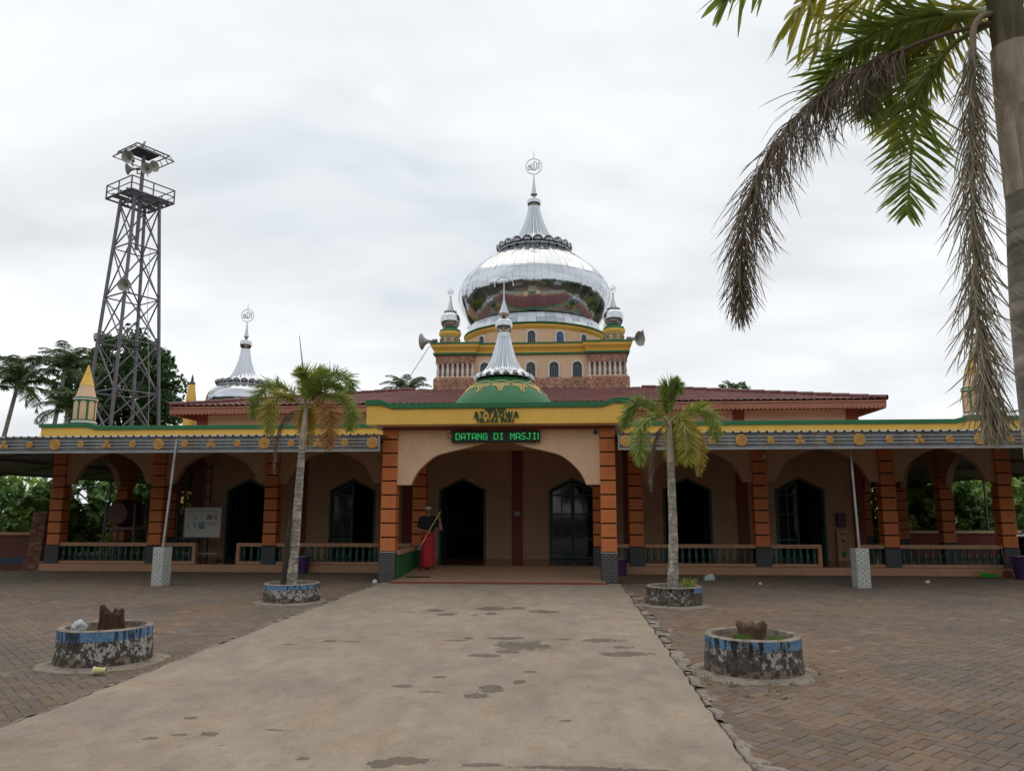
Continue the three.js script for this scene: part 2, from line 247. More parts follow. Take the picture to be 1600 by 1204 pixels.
{
  const bed = thing('paved_yard', 'brown herringbone brick paving of the yard', 'paving'); bed.userData.kind = 'structure'; 
  const gb = new THREE.PlaneGeometry(34, 22); gb.rotateX(-Math.PI / 2); gb.translate(0, -0.012, 6.9);
  mesh('joint_sand', um(gb), std('sand', '#5b4d42', 0.97, { map: rep(tDirt, 0.7), bump: 0.006, bs: 3 }), bed);
  // one paver, 0.2 x 0.1, rounded shoulders
  const A = 0.2065, Bw = 0.1030, gap = 0.005, hx = A / 2 - gap / 2, hz = Bw / 2 - gap / 2, r = 0.006;
  const ringAt = (o, y) => [[-hx + o, y, hz - o], [hx - o, y, hz - o], [hx - o, y, -hz + o], [-hx + o, y, -hz + o]];
  const rs = [ringAt(0, -0.02), ringAt(0, -0.004), ringAt(r, 0)], pos = [];
  for (let i = 0; i < 2; i++) for (let k = 0; k < 4; k++) { const m = (k + 1) % 4; pos.push(...rs[i][k], ...rs[i][m], ...rs[i + 1][m], ...rs[i][k], ...rs[i + 1][m], ...rs[i + 1][k]); }
  pos.push(...rs[2][0], ...rs[2][1], ...rs[2][2], ...rs[2][0], ...rs[2][2], ...rs[2][3]);
  const pg = new THREE.BufferGeometry(); pg.setAttribute('position', new THREE.Float32BufferAttribute(pos, 3)); pg.computeVertexNormals(); um(pg);
  const planters = [[-3.6, 2.95], [-3.72, 8.85], [3.56, 2.9], [3.6, 8.85], [3.55, 14.75]];
  const list = [], q = rng(77), step = Bw, rot = Math.PI / 4, cs = Math.cos(rot), sn = Math.sin(rot);
  const N = 200;
  for (let j = -N; j < N; j++) for (let i = -N; i < N; i++) {
    // herringbone lattice: cell (i,j) carries a horizontal brick if (i - j) mod 4 == 0, a vertical one if mod 4 == 2
    const k = ((i - j) % 4 + 4) % 4; if (k !== 0 && k !== 2) continue;
    let lx, lz, a; if (k === 0) { lx = (i + 1) * step; lz = (j + 0.5) * step; a = 0; } else { lx = (i + 0.5) * step; lz = (j + 1) * step; a = Math.PI / 2; }
    if (k === 2) { lx = (i + 0.5) * step; lz = j * step; }
    const x = lx * cs - lz * sn, z = 6 + lx * sn + lz * cs;
    if (Math.abs(x) < PW + 0.045 || Math.abs(x) > 15.6 || z < -3.98 || z > 16.6) continue;
    if (planters.some(p => Math.hypot(x - p[0], z - p[1]) < 0.52)) continue;
    const n = fbm(x * 0.5, z * 0.5, 101, 4), soil = sm(0.46, 0.62, fbm(x * 1.1 + 9, z * 0.8, 103, 4)) * (Math.abs(x) < 5.2 ? 1 : 0.6), moss = sm(0.52, 0.68, fbm(x * 0.7 + 3, z * 0.7, 107, 4));
    let t = 0.86 + 0.3 * (n - 0.5) + 0.26 * (q() - 0.5), R = 0.148, G = 0.112, B = 0.086; if (q() < 0.05) t *= 1.28;
    R += 0.03 * soil; G += 0.006 * soil; B -= 0.012 * soil; R -= 0.018 * moss; G -= 0.012 * moss; B -= 0.008 * moss;
    list.push({ x, z, a: a - rot, y: 0.004 * (q() - 0.5) + 0.012 * (fbm(x * 0.6, z * 0.6, 109, 3) - 0.5), rx: 0.024 * (q() - 0.5), rz: 0.024 * (q() - 0.5), c: [R * t, G * t, B * t] });
  }
  camera.updateMatrixWorld(); camera.updateProjectionMatrix(); const inv = camera.matrixWorldInverse.copy(camera.matrixWorld).invert(), v = V();
  for (const b of list) { v.set(b.x, 0, b.z).applyMatrix4(inv).applyMatrix4(camera.projectionMatrix); b.vis = Math.abs(v.x) < 1 && Math.abs(v.y) < 1 && b.z < 13.5; b.d = Math.hypot(b.x - 1.64, b.z - 17.7); }
  list.sort((a, b) => (b.vis - a.vis) || a.d - b.d);
  const pm = []; for (let i = 0; i < 10; i++) { const m = std('paver' + i, '#ffffff', 0.9, { map: rep(tMottle, 1.7), bump: 0.004, bs: 4 }); pm.push(m); }
  const near = list.slice(0, 300).sort((a, b) => a.c[0] - b.c[0]);
  near.forEach((b, i) => { const k = Math.floor(i / 30), m = mesh('paver', pg, pm[k], bed); m.position.set(b.x, b.y, b.z); m.rotation.set(b.rx, b.a, b.rz); if (i % 30 === 15) pm[k].color.setRGB(...b.c.map(c => c * 1.28)); });
  const rest = list.slice(300), cnt = pg.attributes.position.count, P = new Float32Array(rest.length * cnt * 3), Nn = new Float32Array(P.length), U = new Float32Array(rest.length * cnt * 2), Cc = new Float32Array(P.length), mt = new THREE.Matrix4(), e = new THREE.Euler(), w = V(), nm = V();
  rest.forEach((b, k) => {
    e.set(b.rx, b.a, b.rz); mt.makeRotationFromEuler(e).setPosition(b.x, b.y, b.z);
    for (let i = 0; i < cnt; i++) { const o = k * cnt + i; w.fromBufferAttribute(pg.attributes.position, i).applyMatrix4(mt); nm.fromBufferAttribute(pg.attributes.normal, i).transformDirection(mt); P.set([w.x, w.y, w.z], o * 3); Nn.set([nm.x, nm.y, nm.z], o * 3); U.set([w.x, w.z], o * 2); Cc.set(b.c.map(c => c * 1.28), o * 3); }
  });
  const g = new THREE.BufferGeometry(); g.setAttribute('position', new THREE.BufferAttribute(P, 3)); g.setAttribute('normal', new THREE.BufferAttribute(Nn, 3)); g.setAttribute('uv', new THREE.BufferAttribute(U, 2)); g.setAttribute('color', new THREE.BufferAttribute(Cc, 3));
  const m = mesh('pavers', g, std('paverField', '#ffffff', 0.9, { map: rep(tMottle, 1.7), bump: 0.004, bs: 4, set: { vertexColors: true } }), bed); m.userData.kind = 'stuff';
  console.log('pavers', list.length);
}
// ------------------------------------------------------------------ the mosque
const font = await new FontLoader().loadAsync('fonts/droid/droid_sans_bold.typeface.json');
const mosque = thing('mosque', 'domed mosque with yellow parapets and orange banded columns', 'mosque');
const WZ = -7, VZ = -3.95, PX = -0.07, HX = 10.7, HZ0 = -27.5;
function fluted(prof, ribs, amp, sub = 5) {
  const n = ribs * sub, pos = [], idx = [];
  const c = new THREE.SplineCurve(prof.map(p => new THREE.Vector2(p[0], p[1]))), m = prof.length * 4;
  for (let j = 0; j <= m; j++) { const p = c.getPoint(j / m); for (let i = 0; i <= n; i++) { const a = i / n * Math.PI * 2, r = Math.max(0.001, p.x) * (1 + amp * (Math.abs(Math.cos(ribs * a / 2)) - 0.6)); pos.push(r * Math.sin(a), p.y, r * Math.cos(a)); } }
  for (let j = 0; j < m; j++) for (let i = 0; i < n; i++) { const a = j * (n + 1) + i; idx.push(a, a + 1, a + n + 1, a + 1, a + n + 2, a + n + 1); }
  const g = new THREE.BufferGeometry(); g.setAttribute('position', new THREE.Float32BufferAttribute(pos, 3)); g.setIndex(idx); g.computeVertexNormals(); return um(toCreasedNormals(g, 0.9));
}
const spl = (pts, n = 40) => new THREE.SplineCurve(pts.map(p => new THREE.Vector2(p[0], p[1]))).getPoints(n).map(p => [p.x, p.y]);
function ringFinial(parent, y, R, open = false) {   // ring with calligraphy on a rod
  const rod = mg([tube([V(0, y - R * 1.9, 0), V(0, y - R, 0)], [R * 0.09, R * 0.07]), tube([V(0, y + R * (open ? -1 : 1), 0), V(0, y + R * 2.0, 0)], [R * 0.06, R * 0.03])]);
  mesh('finial_rod', rod, MAT.silverDull, parent);
  const t = new THREE.TorusGeometry(R, R * 0.055, 6, 40, open ? Math.PI * 1.05 : Math.PI * 2); if (open) t.rotateZ(-0.05); t.translate(0, y, 0); mesh('finial_ring', um(t), MAT.silverDull, parent);
  if (open) return;
  const k = (pts, w = 0.1) => tube(pts.map(p => V(p[0] * R, y + p[1] * R, 0)), [R * w, R * w * 0.7], 5);
  mesh('calligraphy', mg([k([[0.62, 0.5], [0.66, 0.1], [0.6, -0.42]]), k([[0.34, 0.52], [0.34, -0.2], [0.22, -0.44], [0.06, -0.42], [0.02, 0.0], [0.02, 0.5]]), k([[0.02, -0.2], [-0.1, -0.44], [-0.24, -0.4], [-0.26, 0.1], [-0.24, 0.42]]), k([[-0.26, -0.3], [-0.44, -0.1], [-0.5, 0.22], [-0.72, -0.1], [-0.66, -0.4], [-0.4, -0.38]]), k([[-0.1, 0.62], [0.02, 0.56], [0.12, 0.66], [0.24, 0.6]], 0.06)]), MAT.silverDull, parent);
}
const petalGeo = (() => {   // hooded scallop, opening outwards (+z)
  const a = new THREE.SphereGeometry(1, 12, 6, 0, Math.PI * 2, 0, Math.PI / 2); a.scale(1, 1.15, 0.75);
  const rim = new THREE.TorusGeometry(1, 0.16, 6, 14, Math.PI); rim.translate(0, 0.06, 0.62); return mg([um(a), um(rim)]);
})();
function petals(parent, n, R, y, size, mat, tilt = 0.25) { for (let k = 0; k < n; k++) { const a = (k + 0.5) / n * Math.PI * 2, m = mesh('petal', petalGeo, mat, parent); m.position.set(Math.sin(a) * R, y, Math.cos(a) * R); m.rotation.order = 'YXZ'; m.rotation.set(tilt, a, 0); m.scale.setScalar(size); } }

// floor, ramp
mesh('floor_slab', mg([bb(-13.65, 13.65, -0.05, 0.2, HZ0, VZ)]), MAT.rail, mosque);
mesh('tile_floor', mg([bb(-13.6, 13.6, 0.203, 0.209, HZ0, VZ - 0.03)]), MAT.tile, mosque);
{
  const s = shape([[0.62, -0.05], [0.62, 0.06], [3.55, 0.212], [3.55, -0.05]]);   // x = -z
  const g = new THREE.ExtrudeGeometry(s, { depth: 5.05, bevelEnabled: false }); g.rotateY(Math.PI / 2); g.translate(PX - 2.5 + 0.0, 0, 0);
  mesh('ramp', um(g), MAT.ramp, mosque);
  mesh('ramp_landing', bb(PX - 2.5, PX + 2.55, -0.05, 0.2115, -3.95, -3.552), MAT.ramp, mosque);
  mesh('ramp_edge', bb(PX - 2.52, PX + 2.57, -0.04, 0.064, -0.617, -0.57), MAT.maroon, mosque);
  mesh('side_wall', bb(-2.64, -2.5, 0, 0.66, -3.95, -1.08), MAT.green, mosque);
  mesh('side_wall_cap', bb(-2.69, -2.45, 0.66, 0.75, -3.97, -1.08), MAT.rail, mosque);
}
// hall walls with pointed door openings
const doorXs = [-8.8, -5.35, -1.76, 1.76, 5.35, 8.8], DW = 0.765, DS = 2.37, DA = 2.76;
const doorPts = (e = 0) => [[-DW - e, 0.2], [DW + e, 0.2], [DW + e, DS + e * 0.4], [0, DA + e * 1.1], [-DW - e, DS + e * 0.4]];
{
  const s = shape([[-HX, 0.2], [HX, 0.2], [HX, 3.86], [-HX, 3.86]]);
  for (const x of doorXs) { const h = new THREE.Path(); doorPts().forEach((p, i) => i ? h.lineTo(p[0] + x, Math.max(p[1], 0.201)) : h.moveTo(p[0] + x, 0.201)); h.closePath(); s.holes.push(h); }
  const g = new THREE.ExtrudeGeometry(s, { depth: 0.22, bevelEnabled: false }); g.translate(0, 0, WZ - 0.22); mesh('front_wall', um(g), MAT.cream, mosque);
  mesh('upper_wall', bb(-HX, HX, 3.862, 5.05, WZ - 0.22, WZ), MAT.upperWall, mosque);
  mesh('side_wall_of_hall', bb(-HX, -HX + 0.2, 0.2, 5.05, HZ0, WZ - 0.22), MAT.cream, mosque);
  mesh('side_wall_of_hall', bb(HX - 0.2, HX, 0.2, 5.05, HZ0, WZ - 0.22), MAT.cream, mosque);
  mesh('back_wall', bb(-HX + 0.2, HX - 0.2, 0.2, 5.05, HZ0, HZ0 + 0.2), MAT.cream, mosque);
  mesh('hall_ceiling', bb(-HX + 0.2, HX - 0.2, 4.9, 5.0, HZ0 + 0.2, WZ - 0.22), MAT.cream, mosque);
  for (const x of [0, 3.53, 7.05, 10.55, -3.53, -7.05, -10.55]) mesh('pilaster', bb(x - 0.17, x + 0.17, 0.21, 4.86, WZ + 0.001, WZ + 0.06), MAT.maroon, mosque);
  mesh('wall_beam', bb(-HX - 0.02, HX + 0.02, 4.86, 5.04, WZ + 0.001, WZ + 0.075), MAT.maroon, mosque);
  for (const s2 of [-1, 1]) for (const z of [-7.2, -12, -17, -22]) mesh('pilaster', bx(0.06, 4.6, 0.36, s2 * (HX + 0.03), 2.5, z), MAT.maroon, mosque);
}
// doors
function door(x, openL, openR, curtain) {
  const d = grp('door', mosque); d.position.set(x, 0, WZ - 0.11);
  const o = shape(doorPts(-0.002)), hole = new THREE.Path(); const inner = [[-DW + 0.07, 0.21], [DW - 0.07, 0.21], [DW - 0.07, DS - 0.03], [0, DA - 0.085], [-DW + 0.07, DS - 0.03]];
  inner.forEach((p, i) => i ? hole.lineTo(...p) : hole.moveTo(...p)); hole.closePath(); o.holes.push(hole);
  const fg = ext(o, 0.14); fg.translate(0, 0, -0.03); mesh('door_frame', fg, MAT.doorGreen, d);
  for (const s of [-1, 1]) {
    const open = s < 0 ? openL : openR, leaf = new THREE.Group(); leaf.name = 'door_leaf';
    const w = DW - 0.09, lp = [[0, 0.225], [w, 0.225], [w, DA - 0.13], [0, DS - 0.06]];   // hinge at x = 0, tall edge at the middle
    const sh = shape(lp), bars = []; const bw = 0.055;
    const rows = [0.225, 0.82, 1.6, 2.2], xm = w / 2;
    const cellTop = xx => DS - 0.06 + (DA - 0.13 - DS + 0.06) * xx / w;
    const cells = []; for (let r = 0; r < 4; r++) for (let c = 0; c < 2; c++) { const x0 = c ? xm + 0.02 : bw, x1 = c ? w - bw : xm - 0.02, y0 = rows[r] + (r ? 0.025 : bw), last = r === 3; if (last && cellTop(x0) - 0.05 < y0 + 0.05) continue; const y1 = last ? 0 : rows[r + 1] - 0.025; cells.push(last ? [[x0, y0], [x1, y0], [x1, cellTop(x1) - 0.05], [x0, cellTop(x0) - 0.05]] : [[x0, y0], [x1, y0], [x1, y1], [x0, y1]]); }
    for (const c of cells) { const h = new THREE.Path(); c.forEach((p, i) => i ? h.lineTo(...p) : h.moveTo(...p)); h.closePath(); sh.holes.push(h); }
    const mir = g => { if (s > 0) { g.scale(-1, 1, 1); const p = g.attributes; for (let i = 0; i < p.position.count; i += 3) for (const k of ['position', 'normal', 'uv']) { const a = p[k], z = a.itemSize; for (let q = 0; q < z; q++) { const t = a.array[(i + 1) * z + q]; a.array[(i + 1) * z + q] = a.array[(i + 2) * z + q]; a.array[(i + 2) * z + q] = t; } } } g.rotateY(open * -s); g.translate(s * (DW - 0.08), 0, 0); return g; };
    const lg = ext(sh, 0.04); lg.translate(0, 0, -0.02); mesh('door_leaf', mir(lg), MAT.doorGreen, d);
    for (const c of cells) { const pg2 = ext(shape(c), 0.006); pg2.translate(0, 0, -0.003); mesh('pane', mir(pg2), MAT.glass, d); }
  }
  if (curtain) mesh('curtain', at(um(new THREE.CylinderGeometry(0.07, 0.09, 1.7, 9)), 0.25, 1.3, -1.2), MAT.white, d);
}
door(-8.8, 1.35, 1.4); door(-5.35, 0.12, 1.45); door(-1.76, 1.5, 1.45); door(1.76, 0, 0); door(5.35, 1.5, 1.5); door(8.8, 0.15, 1.4);
// banded columns
const blockGeo = bev(0.385, 0.3, 0.385, 0.012), blockGeoP = bev(0.37, 0.305, 0.37, 0.012);
function column(x, z, y0 = 0.2) {
  const c = grp('column', mosque); c.position.set(x, 0, z);
  mesh('core', bb(-0.16, 0.16, y0, 3.72, -0.16, 0.16), MAT.groove, c);
  mesh('base', rectLoft(-0.205, 0.205, -0.205, 0.205, [[0, y0], [0, 0.69], [-0.02, 0.72]]), MAT.charcoal, c);
  for (let k = 0; k < 9; k++) { const b = mesh('block', blockGeo, MAT.orange, c); b.position.y = 0.72 + 0.165 + k * 0.334; }
}
for (const s of [-1, 1]) { for (const x of [13.35, 10.3, 6.9, 3.5]) column(s * x, -4.2); for (const z of [-7.5, -10.8, -14.1, -17.4, -20.7, -24]) column(s * 13.35, z); }
function portalColumn(x, z, y0) {
  const c = grp('portal_column', mosque); c.position.set(x, 0, z);
  mesh('core', bb(-0.155, 0.155, 0, 3.7, -0.155, 0.155), MAT.groove, c);
  mesh('mortar', bb(-0.19, 0.19, y0, 0.735, -0.19, 0.19), MAT.mortar, c);
  const br = []; for (let r = 0; r < 13; r++) for (let f = 0; f < 4; f++) for (let k = -1; k < 3; k++) { const off = (r % 2) * 0.066, a = clamp(-0.198 + k * 0.133 + off, -0.198, 0.198), b = clamp(-0.198 + k * 0.133 + off + 0.123, -0.198, 0.198); if (b - a < 0.02) continue; const g = bb(a, b, y0 + 0.005 + r * 0.0555, y0 + 0.05 + r * 0.0555, 0.185, 0.2); g.rotateY(f * Math.PI / 2); br.push(g); }
  const m = mesh('bricks', mg(br), MAT.brickDark, c); m.userData.kind = 'stuff';
  for (let k = 0; k < 9; k++) { const b = mesh('block', blockGeoP, MAT.orange, c); b.position.y = 0.735 + 0.165 + k * 0.338; }
}
portalColumn(-2.73, -1.06, 0); portalColumn(2.58, -1.06, 0);
for (const x of [-2.6, 2.5]) column(x, -4.25);
// arch panels
{
  const c = spl([[2.14, 2.33], [2.06, 2.52], [1.9, 2.74], [1.56, 3.02], [1.22, 3.13], [0.76, 3.235], [0.43, 3.33], [0.14, 3.45], [0, 3.53]], 36);
  const pts = [[-2.475, 2.33], [-2.475, 3.66], [2.465, 3.66], [2.465, 2.33], ...c.map(p => [p[0], p[1]]), ...c.slice(0, -1).reverse().map(p => [-p[0], p[1]])];
  const g = ext(shape(pts), 0.2, 0.008); g.translate(PX, 0, -1.15); mesh('portal_arch', g, MAT.creamLight, mosque);
  mesh('portal_beam', bb(-2.92, 2.77, 3.66, 3.74, -1.24, -0.86), MAT.maroon, mosque);
  mesh('portal_beam', bb(-2.9, -2.56, 3.1, 3.735, -4.05, -1.25), MAT.cream, mosque); mesh('portal_beam', bb(2.42, 2.75, 3.1, 3.735, -4.05, -1.25), MAT.cream, mosque);
  mesh('cornice', mg([bb(-2.4, 2.3, 3.62, 3.72, -4.0, -3.5), bb(-2.4, 2.3, 3.52, 3.62, -4.05, -3.7), bb(-2.4, 2.3, 3.4, 3.52, -4.15, -3.86)]), MAT.cream, mosque);
  mesh('portal_ceiling', bb(-3.1, 2.96, 3.742, 3.84, -3.9, -0.5), MAT.creamLight, mosque);
  const bays = [[-13.35, -10.3], [-10.3, -6.9], [-6.9, -3.5], [3.5, 6.9], [6.9, 10.3], [10.3, 13.35]];
  for (const [a, b] of bays) {
    const hw = (b - a) / 2 - 0.17, cu = spl([[0.84, 2.49], [0.81, 2.56], [0.735, 2.78], [0.62, 3.02], [0.34, 3.27], [0, 3.42]].map(p => [p[0] * hw, p[1]]), 24);
    const ps = [[-hw, 2.49], [-hw, 3.72], [hw, 3.72], [hw, 2.49], ...cu, ...cu.slice(0, -1).reverse().map(p => [-p[0], p[1]])];
    const q = ext(shape(ps), 0.2, 0.006); q.translate((a + b) / 2, 0, -4.3); mesh('veranda_arch', q, MAT.cream, mosque);
  }
  for (const s of [-1, 1]) for (let k = 0; k < 6; k++) {
    const hw = 1.65 - 0.17, cu = spl([[0.84, 2.49], [0.81, 2.56], [0.735, 2.78], [0.62, 3.02], [0.34, 3.27], [0, 3.42]].map(p => [p[0] * hw, p[1]]), 16);
    const ps = [[-hw, 2.49], [-hw, 3.72], [hw, 3.72], [hw, 2.49], ...cu, ...cu.slice(0, -1).reverse().map(p => [-p[0], p[1]])];
    const q = ext(shape(ps), 0.2); q.translate(0, 0, -0.1); q.rotateY(Math.PI / 2); q.translate(s * 13.35, 0, -5.85 - 3.3 * k); mesh('veranda_arch', q, MAT.cream, mosque);
  }
}
// veranda ceiling, parapets
mesh('veranda_ceiling', bb(-13.75, 13.75, 3.722, 3.86, WZ + 0.07, -3.95), MAT.cream, mosque);
for (const s of [-1, 1]) mesh('veranda_ceiling', bb(s > 0 ? HX + 0.07 : -13.75, s > 0 ? 13.75 : -HX - 0.07, 3.722, 3.86, HZ0, WZ + 0.07), MAT.cream, mosque);
{
  const par = (pts, z, d, name, mat) => { const g = ext(shape(pts), d, 0.006); g.translate(0, 0, z); mesh(name, g, mat, mosque); };
  for (const s of [-1, 1]) {
    const f = p => p.map(([x, y]) => [x * s, y]);
    par(f([[3.05, 3.74], [13.9, 3.74], [13.9, 4.13], [12.5, 4.13], [12.15, 4.05], [3.05, 4.05]]), -3.98, 0.16, 'parapet', MAT.yellow);
    par(f([[3.05, 4.052], [12.15, 4.052], [12.5, 4.132], [13.94, 4.132], [13.94, 4.235], [12.42, 4.235], [12.1, 4.155], [3.05, 4.155]]), -4.02, 0.25, 'parapet_cap', MAT.green);
    const b = bb(s > 0 ? 13.75 : -13.9, s > 0 ? 13.9 : -13.75, 3.74, 4.1, HZ0, -3.99); mesh('parapet', b, MAT.yellow, mosque);
    mesh('parapet_cap', bb(s > 0 ? 13.7 : -13.95, s > 0 ? 13.95 : -13.7, 4.102, 4.2, HZ0, -4.03), MAT.green, mosque);
  }
  const xl = -3.2, xr = 3.08;
  par([[xl, 3.75], [xr, 3.75], [xr, 4.22], [2.72, 4.22], [2.45, 4.13], [-2.58, 4.13], [-2.85, 4.22], [xl, 4.22]], -0.52, 0.14, 'portal_fascia', MAT.yellow);
  par([[xl - 0.03, 4.222], [-2.85, 4.222], [-2.58, 4.132], [2.45, 4.132], [2.72, 4.222], [xr + 0.03, 4.222], [xr + 0.03, 4.345], [2.76, 4.345], [2.49, 4.245], [-2.62, 4.245], [-2.89, 4.345], [xl - 0.03, 4.345]], -0.56, 0.23, 'portal_fascia_cap', MAT.green);
  for (const [a, b] of [[xl, xl + 0.14], [xr - 0.14, xr]]) { mesh('portal_fascia', bb(a, b, 3.75, 4.22, -3.9, -0.523), MAT.yellow, mosque); mesh('portal_fascia_cap', bb(a - 0.03, b + 0.03, 4.222, 4.34, -3.9, -0.563), MAT.green, mosque); }
  // raised lettering
  for (const [txt, size, x, y, st] of [['MESJID', 0.076, -0.075, 4.05, 0.5], ['AT-TAQWA', 0.15, -0.05, 3.885, 1.1], ['TELAGA SARI', 0.088, -0.08, 3.778, 0.92]]) {
    let total = 0; const gl = [...txt].map(ch => { if (ch === ' ') { total += size * 0.35; return [null, total]; } const g = new TextGeometry(ch, { font, size, depth: 0.025, curveSegments: 4, bevelEnabled: true, bevelSize: size * 0.022, bevelThickness: 0.003, bevelSegments: 1 }); g.computeBoundingBox(); const b = g.boundingBox, x0 = total; total += b.max.x - b.min.x + size * 0.13; g.translate(-b.min.x, 0, 0); return [g, x0]; });
    const w = grp('lettering', mosque); w.userData.label = `green raised lettering reading ${txt}`;
    for (const [g, x0] of gl) if (g) { g.translate(x0 - total / 2, 0, 0); g.scale(st / total, 1, 1); g.translate(x, y, -0.372); mesh('letter', um(g), MAT.letterGreen, w); }
  }
}
// balustrades
const balGeo = lathe([[0.03, 0], [0.045, 0.01], [0.045, 0.04], [0.028, 0.06], [0.036, 0.1], [0.052, 0.16], [0.05, 0.2], [0.03, 0.28], [0.026, 0.33], [0.042, 0.36], [0.045, 0.395], [0.03, 0.4]], 10);
function balustrade(x0, x1, endL, endR) {
  const b = grp('balustrade', mosque); b.position.set(0, 0, -4.12);
  mesh('top_rail', bb(x0, x1, 0.7, 0.8, -0.08, 0.08), MAT.rail, b); mesh('bottom_rail', bb(x0, x1, 0.21, 0.285, -0.075, 0.075), MAT.rail, b);
  if (endL) mesh('end_post', bb(x0 - 0.1, x0 - 0.001, 0.21, 0.802, -0.082, 0.082), MAT.rail, b); if (endR) mesh('end_post', bb(x1 + 0.001, x1 + 0.1, 0.21, 0.802, -0.082, 0.082), MAT.rail, b);
  const n = Math.max(1, Math.round((x1 - x0) / 0.185)); for (let i = 0; i < n; i++) { const m = mesh('baluster', balGeo, MAT.balGreen, b); m.position.set(x0 + (i + 0.5) / n * (x1 - x0), 0.286, 0); m.scale.y = 1.03; }
}
balustrade(-13.14, -10.51); balustrade(-10.09, -9.15, false, true); balustrade(-7.75, -7.11, true, false); balustrade(-6.69, -3.71); balustrade(-3.29, -2.81); balustrade(2.71, 3.29); balustrade(3.71, 6.69); balustrade(7.11, 8.35, false, true); balustrade(9.55, 10.09, true, false); balustrade(10.51, 13.14);
// hipped roof with pressed tile relief
{
  const ex = 11.4, ez = 10.95, cz = -17.25, y0 = 5.07, sl = 0.222, top = 7.1;
  const sideGeo = (half) => {
    const rows = [], period = 0.38; for (let s = 0; s < top; s += period) for (const f of [0, 0.5, 0.985]) rows.push([s + f * period, f]);
    const n = Math.round(half * 2 / 0.055), pos = [], idx = [];
    for (const [s, f] of rows) for (let i = 0; i <= n; i++) { const lim = half - s, x = clamp(-half + i / n * half * 2, -lim, lim), wv = Math.abs(Math.sin(x * Math.PI / 0.2)); pos.push(x, y0 + s * sl + 0.03 * wv + 0.035 * (1 - f) - 0.01, -s); }
    for (let j = 0; j + 1 < rows.length; j++) for (let i = 0; i < n; i++) { const a = j * (n + 1) + i; idx.push(a, a + 1, a + n + 1, a + 1, a + n + 2, a + n + 1); }
    const g = new THREE.BufferGeometry(); g.setAttribute('position', new THREE.Float32BufferAttribute(pos, 3)); g.setIndex(idx); g.computeVertexNormals(); const q = um(g); const p = q.attributes.position, uv = q.attributes.uv; for (let i = 0; i < p.count; i++) uv.setXY(i, p.getX(i), p.getZ(i)); return q;
  };
  const fr = sideGeo(ex), sd = sideGeo(ez), roofs = [at(fr, 0, 0, cz + ez), at(fr, 0, 0, cz - ez, Math.PI), at(sd, ex, 0, cz, Math.PI / 2), at(sd, -ex, 0, cz, -Math.PI / 2)];
  const R = grp('roof', mosque);
  for (const g of roofs) mesh('roof_slope', g, MAT.roof, R);
  for (const [sx, sz] of [[1, 1], [-1, 1], [1, -1], [-1, -1]]) for (let k = 0; k < 16; k++) { const a = V(sx * (ex - k * 0.42), y0 + 0.06 + k * 0.42 * sl, cz + sz * (ez - k * 0.42)), b = V(sx * (ex - (k + 1.1) * 0.42), y0 + 0.045 + (k + 1.1) * 0.42 * sl, cz + sz * (ez - (k + 1.1) * 0.42)); mesh('ridge_cap', tube([a, b], [0.085, 0.075], 8), MAT.roof, R); }
  const sof = rectLoft(-HX, HX, HZ0, WZ, [[0.02, 4.985], [0.68, 4.985], [0.68, 5.0], [0.02, 5.0]]); mesh('soffit', sof, MAT.soffit, R);
  // scalloped eave board, front and sides
  const fringe = half => { const p = [[-half, 5.065], [half, 5.065]], n = Math.round(half * 2 / 0.13); for (let i = n; i > 0; i--) { const x1 = -half + i / n * half * 2, x0 = -half + (i - 1) / n * half * 2; p.push([x1, 4.86], [(x0 + x1) / 2 + 0.03, 4.80], [(x0 + x1) / 2 - 0.03, 4.80]); } p.push([-half, 4.86]); return ext(shape(p), 0.03); };
  const ff = fringe(ex - 0.03), fs = fringe(ez - 0.07); mesh('eave_board', at(ff, 0, 0, cz + ez - 0.06), MAT.fringe, R); mesh('eave_board', at(fs, ex - 0.06, 0, cz, Math.PI / 2), MAT.fringe, R); mesh('eave_board', at(fs, -ex + 0.03, 0, cz, Math.PI / 2), MAT.fringe, R);
}
// ---- square drum base with corner piers
const DX = 0.15, DZ = -17;
const winShape = (w, h) => { const s = new THREE.Shape(); s.moveTo(-w, 0); s.lineTo(w, 0); s.lineTo(w, h - w); s.absarc(0, h - w, w, 0, Math.PI); s.closePath(); return s; };
function archWindow(parent, x, y, z, ry, w, h, glass) {
  const W = grp('window', parent); W.position.set(x, y, z); W.rotation.y = ry;
  const o = winShape(w + 0.06, h + 0.06); const hole = new THREE.Path(winShape(w, h).getPoints(10)); o.holes.push(hole); const f = ext(o, 0.07, 0.006); f.translate(0, -0.03, 0); mesh('window_frame', f, MAT.white, W);
  const p = ext(winShape(w, h), 0.012); p.translate(0, -0.03, 0.012); mesh('pane', p, glass, W);
  mesh('muntin', mg([bb(-0.012, 0.012, 0, h - 0.02, 0.02, 0.04), bb(-w, w, h * 0.28, h * 0.28 + 0.022, 0.021, 0.039), bb(-w, w, h * 0.62, h * 0.62 + 0.022, 0.021, 0.039), bb(-w * 0.5 - 0.01, -w * 0.5 + 0.01, 0.02, h * 0.62, 0.022, 0.038), bb(w * 0.5 - 0.01, w * 0.5 + 0.01, 0.02, h * 0.62, 0.022, 0.038)]), MAT.steel, W);
}
